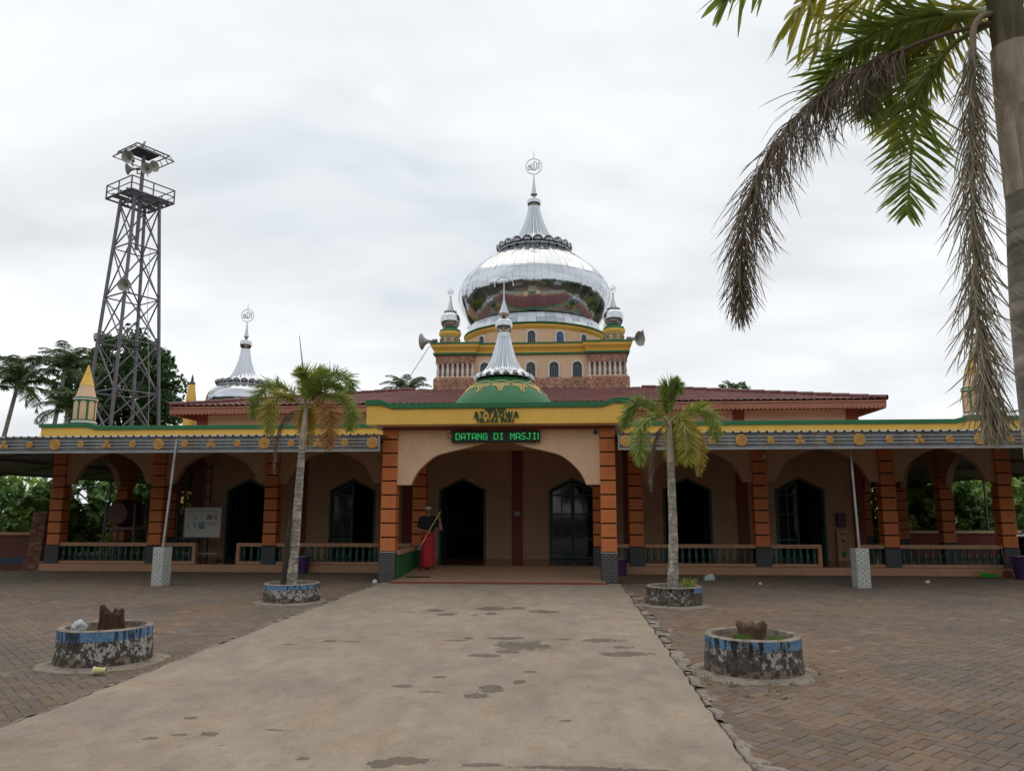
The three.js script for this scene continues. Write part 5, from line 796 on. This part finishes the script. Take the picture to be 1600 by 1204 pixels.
// greenery beyond the verandas
{
  const q = rng(99); let i = 0;
  const spotsL = [[-17.5, -10, 1.2, 1.5, 1.5], [-20, -12, 1.4, 1.8, 1.7], [-16.2, -14, 1.3, 1.4, 1.6], [-23, -14, 1.6, 2.0, 2.2], [-19, -18, 1.6, 2.0, 2.4], [-15.8, -22, 1.5, 1.8, 2.2], [-27, -16, 1.7, 2.2, 2.2], [-23, -22, 2.2, 2.4, 3.0], [-31, -20, 2.0, 2.6, 2.8], [-16.5, -29, 2.0, 2.6, 3.0], [-21, -32, 2.4, 3.0, 3.4], [-16.6, -17.6, 1.9, 1.5, 2.4]];
  const wordsL = ['rounded', 'leafy', 'low', 'wide', 'loose', 'slender', 'thick', 'tall', 'broad', 'distant', 'far dense', 'narrow upright'];
  spotsL.forEach(([x, z, h, R, H]) => treeAt('shrub', `${wordsL[i]} green shrub seen past left end of the veranda`, 'shrub', x, z, h, R, H, i % 2 ? bushG : bushH, [MAT.leafBush, MAT.leafTree2, MAT.leafPale][i++ % 3], 'shrubs left of the mosque', 20 + i, 0.06));
  i = 0; const spotsR = [[15.5, -16.5, 1.4, 1.5, 1.7], [18, -17, 1.5, 1.6, 1.8], [21, -16.5, 1.6, 1.8, 2.0], [24.5, -18, 1.8, 2.0, 2.2], [16.8, -21, 2.0, 2.0, 2.6], [20.5, -23, 2.2, 2.2, 2.8], [28, -19, 2.0, 2.4, 2.6], [25, -25, 2.4, 2.6, 3.2], [33, -22, 2.4, 2.8, 3.0]];
  const wordsR = ['rounded', 'leafy', 'bright', 'wide', 'loose', 'slender', 'thick', 'tall', 'far broad'];
  spotsR.forEach(([x, z, h, R, H]) => treeAt('shrub', `${wordsR[i]} green shrub beyond the right boundary wall`, 'shrub', x, z, h, R, H, i % 2 ? bushH : bushG, [MAT.leafPale, MAT.leafTree2, MAT.leafBush][i++ % 3], 'shrubs right of the mosque', 50 + i, 0.06));
  // trees and houses all round, mirrored in the dome
  for (let k = 0; k < 34; k++) { const a = k / 34 * Math.PI * 2 + 0.06 * q(), side = Math.sin(a), d = 56 + 12 * q(); if (side < -0.25) continue; treeAt('yard_tree', 'broadleaf tree across the road, mirrored in the dome', 'tree', Math.cos(a) * d, Math.sin(a) * d - 6, 7 + 2.5 * q(), 5 + 2 * q(), 5.5 + 1.5 * q(), k % 2 ? crownB : crownC, k % 3 ? MAT.leafTree : MAT.leafTree2, 'trees around the yard', 200 + k, 0.25); }
  for (let k = 0; k < 9; k++) { const x = [-48, -34, -42, 34, 42, 50, 26, 46, -28][k], z = [-38, -56, -20, -40, -56, -22, -62, -8, -64][k]; treeAt('yard_tree', 'broadleaf tree standing behind the mosque grounds', 'tree', x, z, x > 20 && x < 40 ? 3.2 : 3.6, 4, 3.2, k % 2 ? crownC : crownB, MAT.leafTree, 'trees behind the mosque', 300 + k, 0.25); }
  const house = (x, z, ry, w, lab, wall, roof) => { const h = thing('house', lab, 'house', [x, -0.09, z], ry, 'houses across the road'); mesh('wall', bb(-w, w, 0, 3.2, -3, 3), wall, h); const s = shape([[-3.6, 3.1], [3.6, 3.1], [0, 5.0]]); const g = new THREE.ExtrudeGeometry(s, { depth: w * 2 + 0.8, bevelEnabled: false }); g.rotateY(Math.PI / 2); g.translate(-w - 0.4, 0, 0); mesh('roof', um(g), roof, h); mesh('door', bb(-0.45, 0.45, 0, 2.1, 3.001, 3.04), MAT.doorGreen, h); for (const px of [-w * 0.6, w * 0.6]) mesh('window', bb(px - 0.6, px + 0.6, 1, 2.2, 3.001, 3.04), MAT.glass, h); };
  house(-20, 40, Math.PI - 0.3, 5, 'white house with red roof across the road', MAT.white, MAT.roof); house(14, 43, Math.PI + 0.2, 6, 'cream house with red roof across the road', MAT.cream, MAT.roof); house(36, 32, Math.PI + 0.7, 5, 'white house with grey roof across the road', MAT.white, MAT.zinc);
}
console.log('trees');
// ------------------------------------------------------------------ boundary walls and small things around the verandas
{
  const wl = thing('boundary_wall', 'low boundary wall with tan coping at left end of yard', 'wall'); mesh('wall_body', bb(-40, -14.35, -0.09, 0.98, -5.1, -4.95), std('wallDark', '#6d4238', 0.8), wl); mesh('coping', bb(-40, -14.3, 0.98, 1.06, -5.16, -4.88), MAT.rail, wl); mesh('blue_band', bb(-40, -14.35, 0.1, 0.3, -4.949, -4.94), std('bandBlue', '#3c4a5e', 0.7), wl);
  const wr = thing('boundary_wall', 'low boundary wall with cream coping behind right veranda', 'wall'); mesh('wall_body', bb(14.2, 48, -0.09, 0.84, -14.1, -13.95), MAT.maroon, wr); mesh('coping', bb(14.15, 48, 0.84, 0.94, -14.16, -13.88), MAT.creamLight, wr);
  const pg = thing('grey_pole', 'slender grey pipe pole left of the veranda', 'pole', [-14.75, -0.09, -6.2]); mesh('pipe', tube([V(0, 0, 0), V(0.12, 3.6, 0)], [0.05, 0.045], 10), MAT.zinc, pg); mesh('cap', cyl(0.06, 0.04, 0.05, 0.12, 3.6, 0, 10), MAT.steel, pg);
  // brick stack
  const bs = thing('brick_stack', 'leaning stack of old bricks beside the leftmost column', 'bricks', [-14.0, 0, -4.1]), q = rng(31), mats = [std('brickA', '#8a5a4a', 0.95), std('brickB', '#7a5448', 0.95), std('brickC', '#9a7464', 0.95)], g = bev(0.21, 0.052, 0.1, 0.004);
  for (let r = 0; r < 31; r++) { const w = r < 5 ? 3 : r < 22 ? 2 : 2, ca = 0.1 + r * 0.0035; for (let c = 0; c < w; c++) for (let d = 0; d < 2; d++) { const m = mesh('brick', g, mats[Math.floor(q() * 3)], bs); const tw = r % 2; m.position.set(ca + (c - (w - 1) / 2) * (tw ? 0.2 : 0.215) + (q() - 0.5) * 0.03, 0.027 + r * 0.0545, (d - 0.5) * 0.12 + (q() - 0.5) * 0.02); m.rotation.y = (q() - 0.5) * 0.25; } }
  // drum on a stand
  const dr = thing('mosque_drum', 'large dark barrel drum on a wooden stand in left veranda', 'drum', [-12.45, 0.209, -6.2]); const bar2 = lathe(spl([[0.34, -0.55], [0.42, -0.25], [0.44, 0], [0.42, 0.25], [0.34, 0.55]], 16), 24); bar2.rotateX(Math.PI / 2); mesh('barrel', at(bar2, 0, 1.42, 0), std('drumWood', '#5a3a38', 0.6), dr); const skin = new THREE.CylinderGeometry(0.33, 0.33, 0.02, 24); skin.rotateX(Math.PI / 2); mesh('drum_skin', at(um(skin), 0, 1.42, 0.55), std('skin', '#7a5f55', 0.7), dr);
  for (const sx of [-1, 1]) for (const sz of [-1, 1]) mesh('leg', bar(V(sx * 0.52, 0, sz * 0.4), V(sx * 0.46, 1.75, sz * 0.36), 0.06), MAT.steel, dr); for (const sz of [-1, 1]) mesh('crossbar', bar(V(-0.5, 0.95, sz * 0.38), V(0.5, 0.95, sz * 0.38), 0.06), MAT.steel, dr);
  // notice board
  const cv = document.createElement('canvas'); cv.width = 256; cv.height = 200; const x = cv.getContext('2d'); x.fillStyle = '#c9ccc6'; x.fillRect(0, 0, 256, 200); x.fillStyle = '#9fb0b4'; x.fillRect(20, 12, 216, 14); [[60, 50, 30, 34, '#b8bfae'], [62, 100, 26, 40, '#a9b89c'], [100, 96, 46, 50, '#5f8aa0'], [104, 100, 38, 18, '#87a0a8'], [158, 44, 40, 36, '#a8756a'], [210, 50, 24, 30, '#b98d80'], [158, 96, 78, 26, '#b7bab2'], [16, 110, 18, 26, '#b0b6ac']].forEach(([a, b, w, h, c]) => { x.fillStyle = c; x.fillRect(a, b, w, h); x.fillStyle = 'rgba(70,80,80,.35)'; for (let k = 3; k < h - 3; k += 6) x.fillRect(a + 3, b + k, w - 6 - (k % 4) * 2, 1.6); });
  const tx = new THREE.CanvasTexture(cv); tx.colorSpace = THREE.SRGBColorSpace; const nb = thing('notice_board', 'white notice board with pinned papers on a stand', 'notice board', [-9.4, 0.209, -5.1], 0.12);
  const pl = new THREE.PlaneGeometry(1.05, 0.84); pl.translate(0, 1.15, 0.022); mesh('board_face', pl, new THREE.MeshStandardMaterial({ map: tx, roughness: 0.5 }), nb); mesh('board_frame', mg([bb(-0.55, 0.55, 0.7, 1.6, -0.02, 0.018)]), MAT.zinc, nb); for (const s of [-0.5, 0.5]) { mesh('leg', bb(s - 0.02, s + 0.02, 0.05, 0.7, -0.02, 0.02), MAT.steel, nb); mesh('foot', bb(s - 0.02, s + 0.02, 0, 0.05, -0.3, 0.3), MAT.steel, nb); } mesh('crossbar', bb(-0.48, 0.48, 0.2, 0.26, -0.015, 0.015), MAT.zinc, nb);
  // steel rack
  const rk = thing('steel_rack', 'tall blue-grey steel rack at left end of veranda wall', 'rack', [-10.3, 0.209, -6.3]), rm = std('rackBlue', '#4a5268', 0.5); for (const sx of [-0.42, 0.42]) for (const sz of [-0.2, 0.2]) mesh('upright', bb(sx - 0.02, sx + 0.02, 0, 3.0, sz - 0.02, sz + 0.02), rm, rk); for (let k = 0; k < 7; k++) mesh('shelf', bb(-0.44, 0.44, 0.15 + k * 0.45, 0.18 + k * 0.45, -0.21, 0.21), rm, rk);
  // dispenser
  const wd = thing('soap_dispenser', 'purple wall dispenser above pale stand by rightmost door', 'dispenser', [9.95, 0.209, -6.85]); mesh('stand', bev(0.34, 0.92, 0.16, 0.01), MAT.cream, wd).position.y = 0.46; mesh('stand_symbol', mg([at(um(new THREE.CylinderGeometry(0.07, 0.07, 0.01, 16)), 0, 0.22, 0.085, 0, Math.PI / 2), bb(-0.05, 0.05, 0.1, 0.2, 0.081, 0.09)]), std('symGreen', '#3a9a5a', 0.6), wd); mesh('stand_mark', mg([bb(-0.09, 0.09, 0.78, 0.82, 0.081, 0.086), bb(-0.05, 0.05, 0.55, 0.62, 0.081, 0.086)]), MAT.charcoal, wd); mesh('dispenser_body', bev(0.26, 0.42, 0.18, 0.03), std('dispPurple', '#5a4a5e', 0.5), wd).position.y = 1.22;
  // buckets
  const bucket = (x, y, z, r, h, lab) => { const b = thing('plastic_tub', lab, 'tub', [x, y, z], 0, 'purple tubs'); mesh('tub_wall', lathe([[r * 0.78, 0], [r * 0.8, 0.01], [r, h - 0.03], [r + 0.03, h - 0.02], [r + 0.03, h], [r - 0.02, h], [r * 0.78, 0.02], [0, 0.02]], 28), MAT.purple, b); mesh('handle', tube([V(-r, h - 0.05, 0), V(-r * 0.6, h + 0.02, r * 0.5), V(0, h + 0.02, r + 0.04), V(r * 0.6, h + 0.02, r * 0.5), V(r, h - 0.05, 0)], [0.008], 5), MAT.white, b); };
  bucket(3.0, 0, -3.6, 0.19, 0.42, 'purple tub beside the right entrance column'); bucket(13.25, 0, -3.2, 0.36, 0.56, 'large purple tub at the far right column'); bucket(-5.75, 0.0, -3.65, 0.19, 0.44, 'purple tub behind the left palm trunk');
  const dp = thing('dustpan', 'bright green plastic dustpan lying beside the purple tub', 'dustpan', [12.45, 0.02, -3.5], 0.3), gm = std('lime', '#3fb53a', 0.5); mesh('pan', mg([bb(-0.15, 0.15, 0, 0.015, -0.12, 0.12), bb(-0.15, -0.135, 0.015, 0.08, -0.12, 0.12), bb(0.135, 0.15, 0.015, 0.08, -0.12, 0.12), bb(-0.135, 0.135, 0.015, 0.1, -0.12, -0.105)]), gm, dp); mesh('handle', tube([V(0, 0.06, -0.12), V(0, 0.1, -0.4)], [0.015, 0.012], 8), gm, dp);
  const br = thing('broom', 'thin red broom leaning on the rightmost railing end', 'broom', [13.02, 0.0, -3.7]); mesh('stick', tube([V(0, 0.15, 0), V(-0.06, 1.0, -0.2)], [0.013, 0.013], 8), MAT.maroon, br); mesh('bristles', rectLoft(-0.1, 0.1, -0.025, 0.025, [[0.02, 0], [0, 0.12], [-0.02, 0.17]]), MAT.maroon, br);
  // doormat and wall plate, stone ball
  const mt = mesh('doormat', at(bev(0.62, 0.012, 0.24, 0.004), -2.08, 0.098, -1.45, 0, -0.052 + 0.104), std('mat', '#3a2c2c', 0.95)); mt.userData = { label: 'dark doormat lying on the ramp at its left', category: 'doormat' };
  const pm2 = mesh('wall_plate', bx(0.2, 0.13, 0.02, 0.0, 1.62, WZ + 0.072), MAT.mortar); pm2.userData = { label: 'small pale plate on the middle pilaster', category: 'plate' };
  const sb = mesh('stone_ball', at(um(new THREE.SphereGeometry(0.06, 14, 10)), -2.98, 0.04, -0.75), MAT.white); sb.userData = { label: 'small white stone ball at foot of left entrance column', category: 'ball' };
  // litter
  const cup = thing('paper_cup', 'yellow paper cup lying beside the near left planter', 'cup', [-3.3, 0.045, 9.6], 0.2); const cg = lathe([[0.026, -0.055], [0.04, 0.05], [0.043, 0.055], [0.037, 0.052], [0.023, -0.05]], 20); cg.rotateZ(Math.PI / 2); mesh('cup_wall', cg, std('cupY', '#d8cf8a', 0.7), cup); const cr = lathe([[0.04, 0.044], [0.046, 0.05], [0.046, 0.058], [0.04, 0.06]], 20), cr2 = lathe([[0.027, -0.062], [0.033, -0.058], [0.033, -0.05], [0.027, -0.048]], 20); cr.rotateZ(Math.PI / 2); cr2.rotateZ(Math.PI / 2); mesh('cup_rim', mg([cr, cr2]), MAT.white, cup);
  const crump = (x, y, z, s, lab, mat, seed) => { const g2 = new THREE.IcosahedronGeometry(s, 3), p = g2.attributes.position; for (let i = 0; i < p.count; i++) { const X = p.getX(i) / s, Y = p.getY(i) / s, Z = p.getZ(i) / s, k = 0.6 + 0.8 * fbm(X * 1.7 + seed, Y * 1.7 + Z * 1.3, seed, 3); p.setXYZ(i, X * s * k, Y * s * k * 0.8, Z * s * k * 0.7); } g2.computeVertexNormals(); const m = mesh('plastic_scrap', um(g2), mat); m.position.set(x, y, z); m.userData = { label: lab, category: 'litter', group: 'litter' }; };
  const bag = std('bag', '#c4d0d0', 0.4); crump(-3.93, 0.4, 9.02, 0.085, 'crumpled pale plastic bag inside the near left planter', bag, 3); crump(5.1, 0.05, -2.2, 0.13, 'crumpled clear plastic on paving behind right palm', bag, 5); crump(10.2, 0.02, -1.9, 0.05, 'white scrap on paving near the right pedestal', MAT.white, 7); crump(6.1, 0.015, -1.2, 0.04, 'white scrap on paving between palm and pedestal', MAT.white, 9); crump(-4.2, 0.015, 6.9, 0.03, 'pink scrap on paving behind near left planter', std('pink', '#c08a80', 0.8), 11);
  // hanging bulb
  const lb = thing('hanging_bulb', 'bare bulb hanging under the right awning', 'bulb', [6.55, 3.02, -2.0]); mesh('cord', tube([V(0, 0.1, 0), V(0, 0.5, 0)], [0.006], 5), MAT.black, lb); mesh('bulb_glass', lathe(spl([[0.015, 0.09], [0.02, 0.06], [0.035, 0.02], [0.03, -0.01], [0.001, -0.025]], 14), 14), MAT.white, lb);
  // cables
  const wire = mesh('cable', tube([V(-4.1, 8.5, -13.4), V(-4.6, 7.3, -12.6), V(-5.0, 6.45, -12.2)], [0.014], 5), MAT.steel); wire.userData = { label: 'thin cable slanting from left horn to the roof', category: 'cable' };
  // car
  const car = thing('parked_car', 'black parked car behind the right veranda railing', 'car', [18.6, -0.09, -9.8], 0.15), cm = std('carBlack', '#15171b', 0.18, { map: null });
  const s = new THREE.Shape(); s.moveTo(-2.1, 0.35); s.lineTo(-2.12, 0.75); s.quadraticCurveTo(-2.0, 0.92, -1.4, 0.96); s.quadraticCurveTo(-0.75, 1.4, -0.45, 1.44); s.quadraticCurveTo(0.5, 1.5, 1.0, 1.38); s.quadraticCurveTo(1.5, 1.1, 1.75, 1.02); s.quadraticCurveTo(2.1, 0.98, 2.12, 0.7); s.lineTo(2.1, 0.35); s.closePath();
  const cb = new THREE.ExtrudeGeometry(s, { depth: 1.44, bevelEnabled: true, bevelSize: 0.1, bevelThickness: 0.12, bevelSegments: 3, curveSegments: 12 }); cb.translate(0, 0, -0.72); mesh('body', um(toCreasedNormals(cb, 0.5)), cm, car);
  for (const z of [-0.845, 0.835]) { const wsh = shape([[-1.2, 1.0], [-0.62, 1.38], [0.15, 1.42], [0.15, 1.0]]), ws2 = shape([[0.22, 1.0], [0.22, 1.42], [0.85, 1.36], [1.35, 1.04]]); for (const w of [wsh, ws2]) { const g2 = ext(w, 0.01); g2.translate(0, 0, z); mesh('window', g2, MAT.glass, car); } }
  for (const wx of [-1.35, 1.3]) for (const wz of [-0.72, 0.72]) { const w = new THREE.CylinderGeometry(0.32, 0.32, 0.22, 24); w.rotateX(Math.PI / 2); const ty = mesh('wheel', at(um(w), wx, 0.32, wz), MAT.black, car), rm2 = new THREE.CylinderGeometry(0.2, 0.2, 0.235, 16); rm2.rotateX(Math.PI / 2); mesh('rim', at(um(rm2), wx, 0.32, wz), MAT.silverDull, ty); }
  for (const z of [-0.6, 0.6]) mesh('headlight', bb(-2.22, -2.15, 0.66, 0.8, z - 0.18, z + 0.18), MAT.white, car);
}
// ------------------------------------------------------------------ person
{
  const P = thing('person', 'person in black shirt, red sarong and pale cap holding a broom', 'person', [-2.1, 0.173, -2.8], 0.1);
  const cap = (p, a, b, ra, rb) => { const bx_ = b[0] - a[0], by = b[1] - a[1], bz = b[2] - a[2], px = p[0] - a[0], py = p[1] - a[1], pz = p[2] - a[2], t = clamp((px * bx_ + py * by + pz * bz) / (bx_ * bx_ + by * by + bz * bz + 1e-9), 0, 1); return Math.hypot(px - bx_ * t, py - by * t, pz - bz * t) - (ra + (rb - ra) * t); };
  const smin = (a, b, k) => { const h = Math.max(k - Math.abs(a - b), 0) / k; return Math.min(a, b) - h * h * k * 0.25; };
  function sdf(bones, k, c, half, res) {
    const mc = new MarchingCubes(res, MAT.black, false, false, 120000), p = [0, 0, 0], hs = res / 2;
    for (let z = 0; z < res; z++) for (let y = 0; y < res; y++) for (let x = 0; x < res; x++) { p[0] = c[0] + (x - hs) / hs * half; p[1] = c[1] + (y - hs) / hs * half; p[2] = c[2] + (z - hs) / hs * half; let d = 9; for (const b of bones) d = smin(d, b.length === 6 ? b[5](p) : cap(p, ...b), k); mc.field[x + y * res + z * res * res] = -d; }
    mc.isolation = 0; mc.update(); const n = mc.count, g = new THREE.BufferGeometry(); g.setAttribute('position', new THREE.BufferAttribute(mc.positionArray.slice(0, n * 3), 3)); const q = g.attributes.position; for (let i = 0; i < q.count; i++) q.setXYZ(i, c[0] + q.getX(i) * half, c[1] + q.getY(i) * half, c[2] + q.getZ(i) * half); g.computeVertexNormals();
    const nn = mc.normalArray.slice(0, n * 3); for (let i = 0; i < n; i++) { const l = Math.hypot(nn[i * 3], nn[i * 3 + 1], nn[i * 3 + 2]) || 1; nn[i * 3] /= l; nn[i * 3 + 1] /= l; nn[i * 3 + 2] /= l; } g.setAttribute('normal', new THREE.BufferAttribute(nn, 3)); return um(g);
  }
  const ell = (x, y, z, a, b, c) => [0, 0, 0, 0, 0, p => { const X = (p[0] - x) / a, Y = (p[1] - y) / b, Z = (p[2] - z) / c, l = Math.hypot(X, Y, Z); return (l - 1) * Math.min(a, b, c); }];
  const hL = [0.3, 1.4, 0.16], hR = [0.05, 0.98, 0.19];
  const torso = [[[0, 0.88, 0], [0, 1.1, 0], 0.125, 0.12], [[-0.075, 1.14, 0], [-0.085, 1.27, 0], 0.11, 0.105], [[0.075, 1.14, 0], [0.085, 1.27, 0], 0.11, 0.105], [[-0.14, 1.32, 0], [0.14, 1.32, 0], 0.06, 0.06]];
  const arms = [[[0.17, 1.31, 0], [0.35, 1.06, 0.05], 0.05, 0.04], [[0.35, 1.06, 0.05], hL, 0.04, 0.028], [[-0.17, 1.31, 0], [-0.25, 1.03, 0.03], 0.05, 0.04], [[-0.25, 1.03, 0.03], hR, 0.04, 0.028]];
  const legs = [-1, 1].flatMap(s => [[[s * 0.085, 0.86, 0], [s * 0.08, 0.46, 0.01], 0.085, 0.06], [[s * 0.08, 0.46, 0.01], [s * 0.08, 0.07, -0.01], 0.055, 0.035], [[s * 0.08, 0.04, -0.03], [s * 0.095, 0.026, 0.15], 0.036, 0.026]]);
  const body = sdf([...torso, ...arms, ...legs, [[0, 1.34, 0], [0, 1.46, 0.01], 0.055, 0.05]], 0.05, [0.03, 0.78, 0.03], 0.88, 128);
  const head = sdf([ell(0, 1.535, 0.015, 0.073, 0.1, 0.088), [[0, 1.46, 0.05], [0, 1.5, 0.07], 0.04, 0.04], [[0, 1.53, 0.1], [0, 1.505, 0.115], 0.012, 0.016], [[-0.076, 1.53, 0.005], [-0.078, 1.505, 0.005], 0.014, 0.012], [[0.076, 1.53, 0.005], [0.078, 1.505, 0.005], 0.014, 0.012], [[-0.03, 1.552, 0.09], [0.03, 1.552, 0.09], 0.012, 0.012]], 0.02, [0, 1.53, 0.02], 0.16, 64);
  const hand = (h, dir) => { const b = [[[h[0], h[1] - 0.02, h[2]], [h[0], h[1] + 0.045, h[2]], 0.024, 0.026]]; for (let f = 0; f < 4; f++) { const y = h[1] + 0.055 - f * 0.02, L = [0.034, 0.038, 0.035, 0.028][f]; b.push([[h[0] + dir * 0.018, y, h[2] + 0.012], [h[0] + dir * 0.022, y, h[2] + 0.012 + L], 0.0085, 0.008], [[h[0] + dir * 0.022, y, h[2] + 0.012 + L], [h[0] - dir * 0.012, y, h[2] + 0.016 + L], 0.008, 0.007]); } b.push([[h[0] - dir * 0.02, h[1] + 0.01, h[2] + 0.01], [h[0] - dir * 0.03, h[1] + 0.045, h[2] + 0.035], 0.01, 0.008], [[h[0] - dir * 0.03, h[1] + 0.045, h[2] + 0.035], [h[0] - dir * 0.008, h[1] + 0.055, h[2] + 0.05], 0.008, 0.007]); return sdf(b, 0.008, [h[0], h[1] + 0.02, h[2] + 0.02], 0.1, 64); };
  mesh('body', mg([body, head, hand(hL, 1), hand(hR, -1)]), std('skinTone', '#8d6049', 0.6, { map: null }), P);
  const off = (b, e) => b.map(q => [q[0], q[1], q[2] + e, q[3] + e]);
  mesh('shirt', sdf([...off(torso, 0.018), ...off([[[0.17, 1.31, 0], [0.28, 1.155, 0.03], 0.052, 0.05], [[-0.17, 1.31, 0], [-0.225, 1.125, 0.02], 0.052, 0.05]], 0.018)], 0.05, [0.02, 1.1, 0], 0.42, 72), std('shirtBlack', '#17181c', 0.85), P);
  const pos = [], idx = [], n = 64, rowsY = [[0.1, 0.19, 0.14], [0.3, 0.185, 0.14], [0.55, 0.18, 0.14], [0.8, 0.172, 0.142], [0.93, 0.155, 0.142], [0.97, 0.158, 0.147], [0.99, 0.15, 0.14]]; for (const [y, a, b] of rowsY) for (let i = 0; i <= n; i++) { const t = i / n * 6.2832, f = 1 + (0.99 - y) * 0.07 * Math.sin(t * 7 + y * 2) + 0.02 * Math.sin(t * 13); pos.push(Math.cos(t) * a * f, y + 0.012 * Math.sin(t * 3) * (y < 0.2 ? 1 : 0), Math.sin(t) * b * f); } for (let j = 0; j + 1 < rowsY.length; j++) for (let i = 0; i < n; i++) { const a = j * (n + 1) + i; idx.push(a, a + n + 1, a + 1, a + 1, a + n + 1, a + n + 2); } const sg = new THREE.BufferGeometry(); sg.setAttribute('position', new THREE.Float32BufferAttribute(pos, 3)); sg.setIndex(idx); sg.computeVertexNormals(); mesh('sarong', um(sg), std('sarongRed', '#b3222f', 0.8), P);
  const cg = lathe([[0.08, 1.575], [0.083, 1.585], [0.08, 1.625], [0.07, 1.645], [0.001, 1.65]], 24); cg.scale(1, 1, 1.1); mesh('cap', at(cg, 0, 0, 0.012), std('capPale', '#b9bac2', 0.8), P);
  mesh('hair', at(lathe([[0.07, 1.53], [0.079, 1.55], [0.078, 1.59], [0.05, 1.6]], 20), 0, 0, -0.008), MAT.black, P);
  const B = thing('broom', 'pale sticked broom with green bristles held by the person', 'broom', [-2.1, 0.173, -2.8], 0.1); const top = V(hL[0] - 0.002, hL[1] + 0.05, hL[2] + 0.045), mid = V(hR[0] + 0.003, hR[1] + 0.03, hR[2] + 0.045), d = mid.clone().sub(top).normalize(); mesh('stick', tube([top.clone().addScaledVector(d, -0.08), top.clone().addScaledVector(d, 0.9)], [0.012, 0.012], 8), std('stick', '#d8c88a', 0.6), B);
  const e = top.clone().addScaledVector(d, 0.88); const bg = new THREE.ConeGeometry(0.06, 0.2, 12, 1); bg.scale(1.2, 1, 0.5); bg.translate(0, -0.08, 0); bg.applyQuaternion(new THREE.Quaternion().setFromUnitVectors(V(0, -1, 0), d)); bg.translate(e.x, e.y, e.z); mesh('bristles', um(bg), MAT.balGreen, B);
}
console.log('done');
scene.traverse(o => { if (o.isMesh) o.castShadow = o.receiveShadow = true; });
renderer.render(scene, camera);
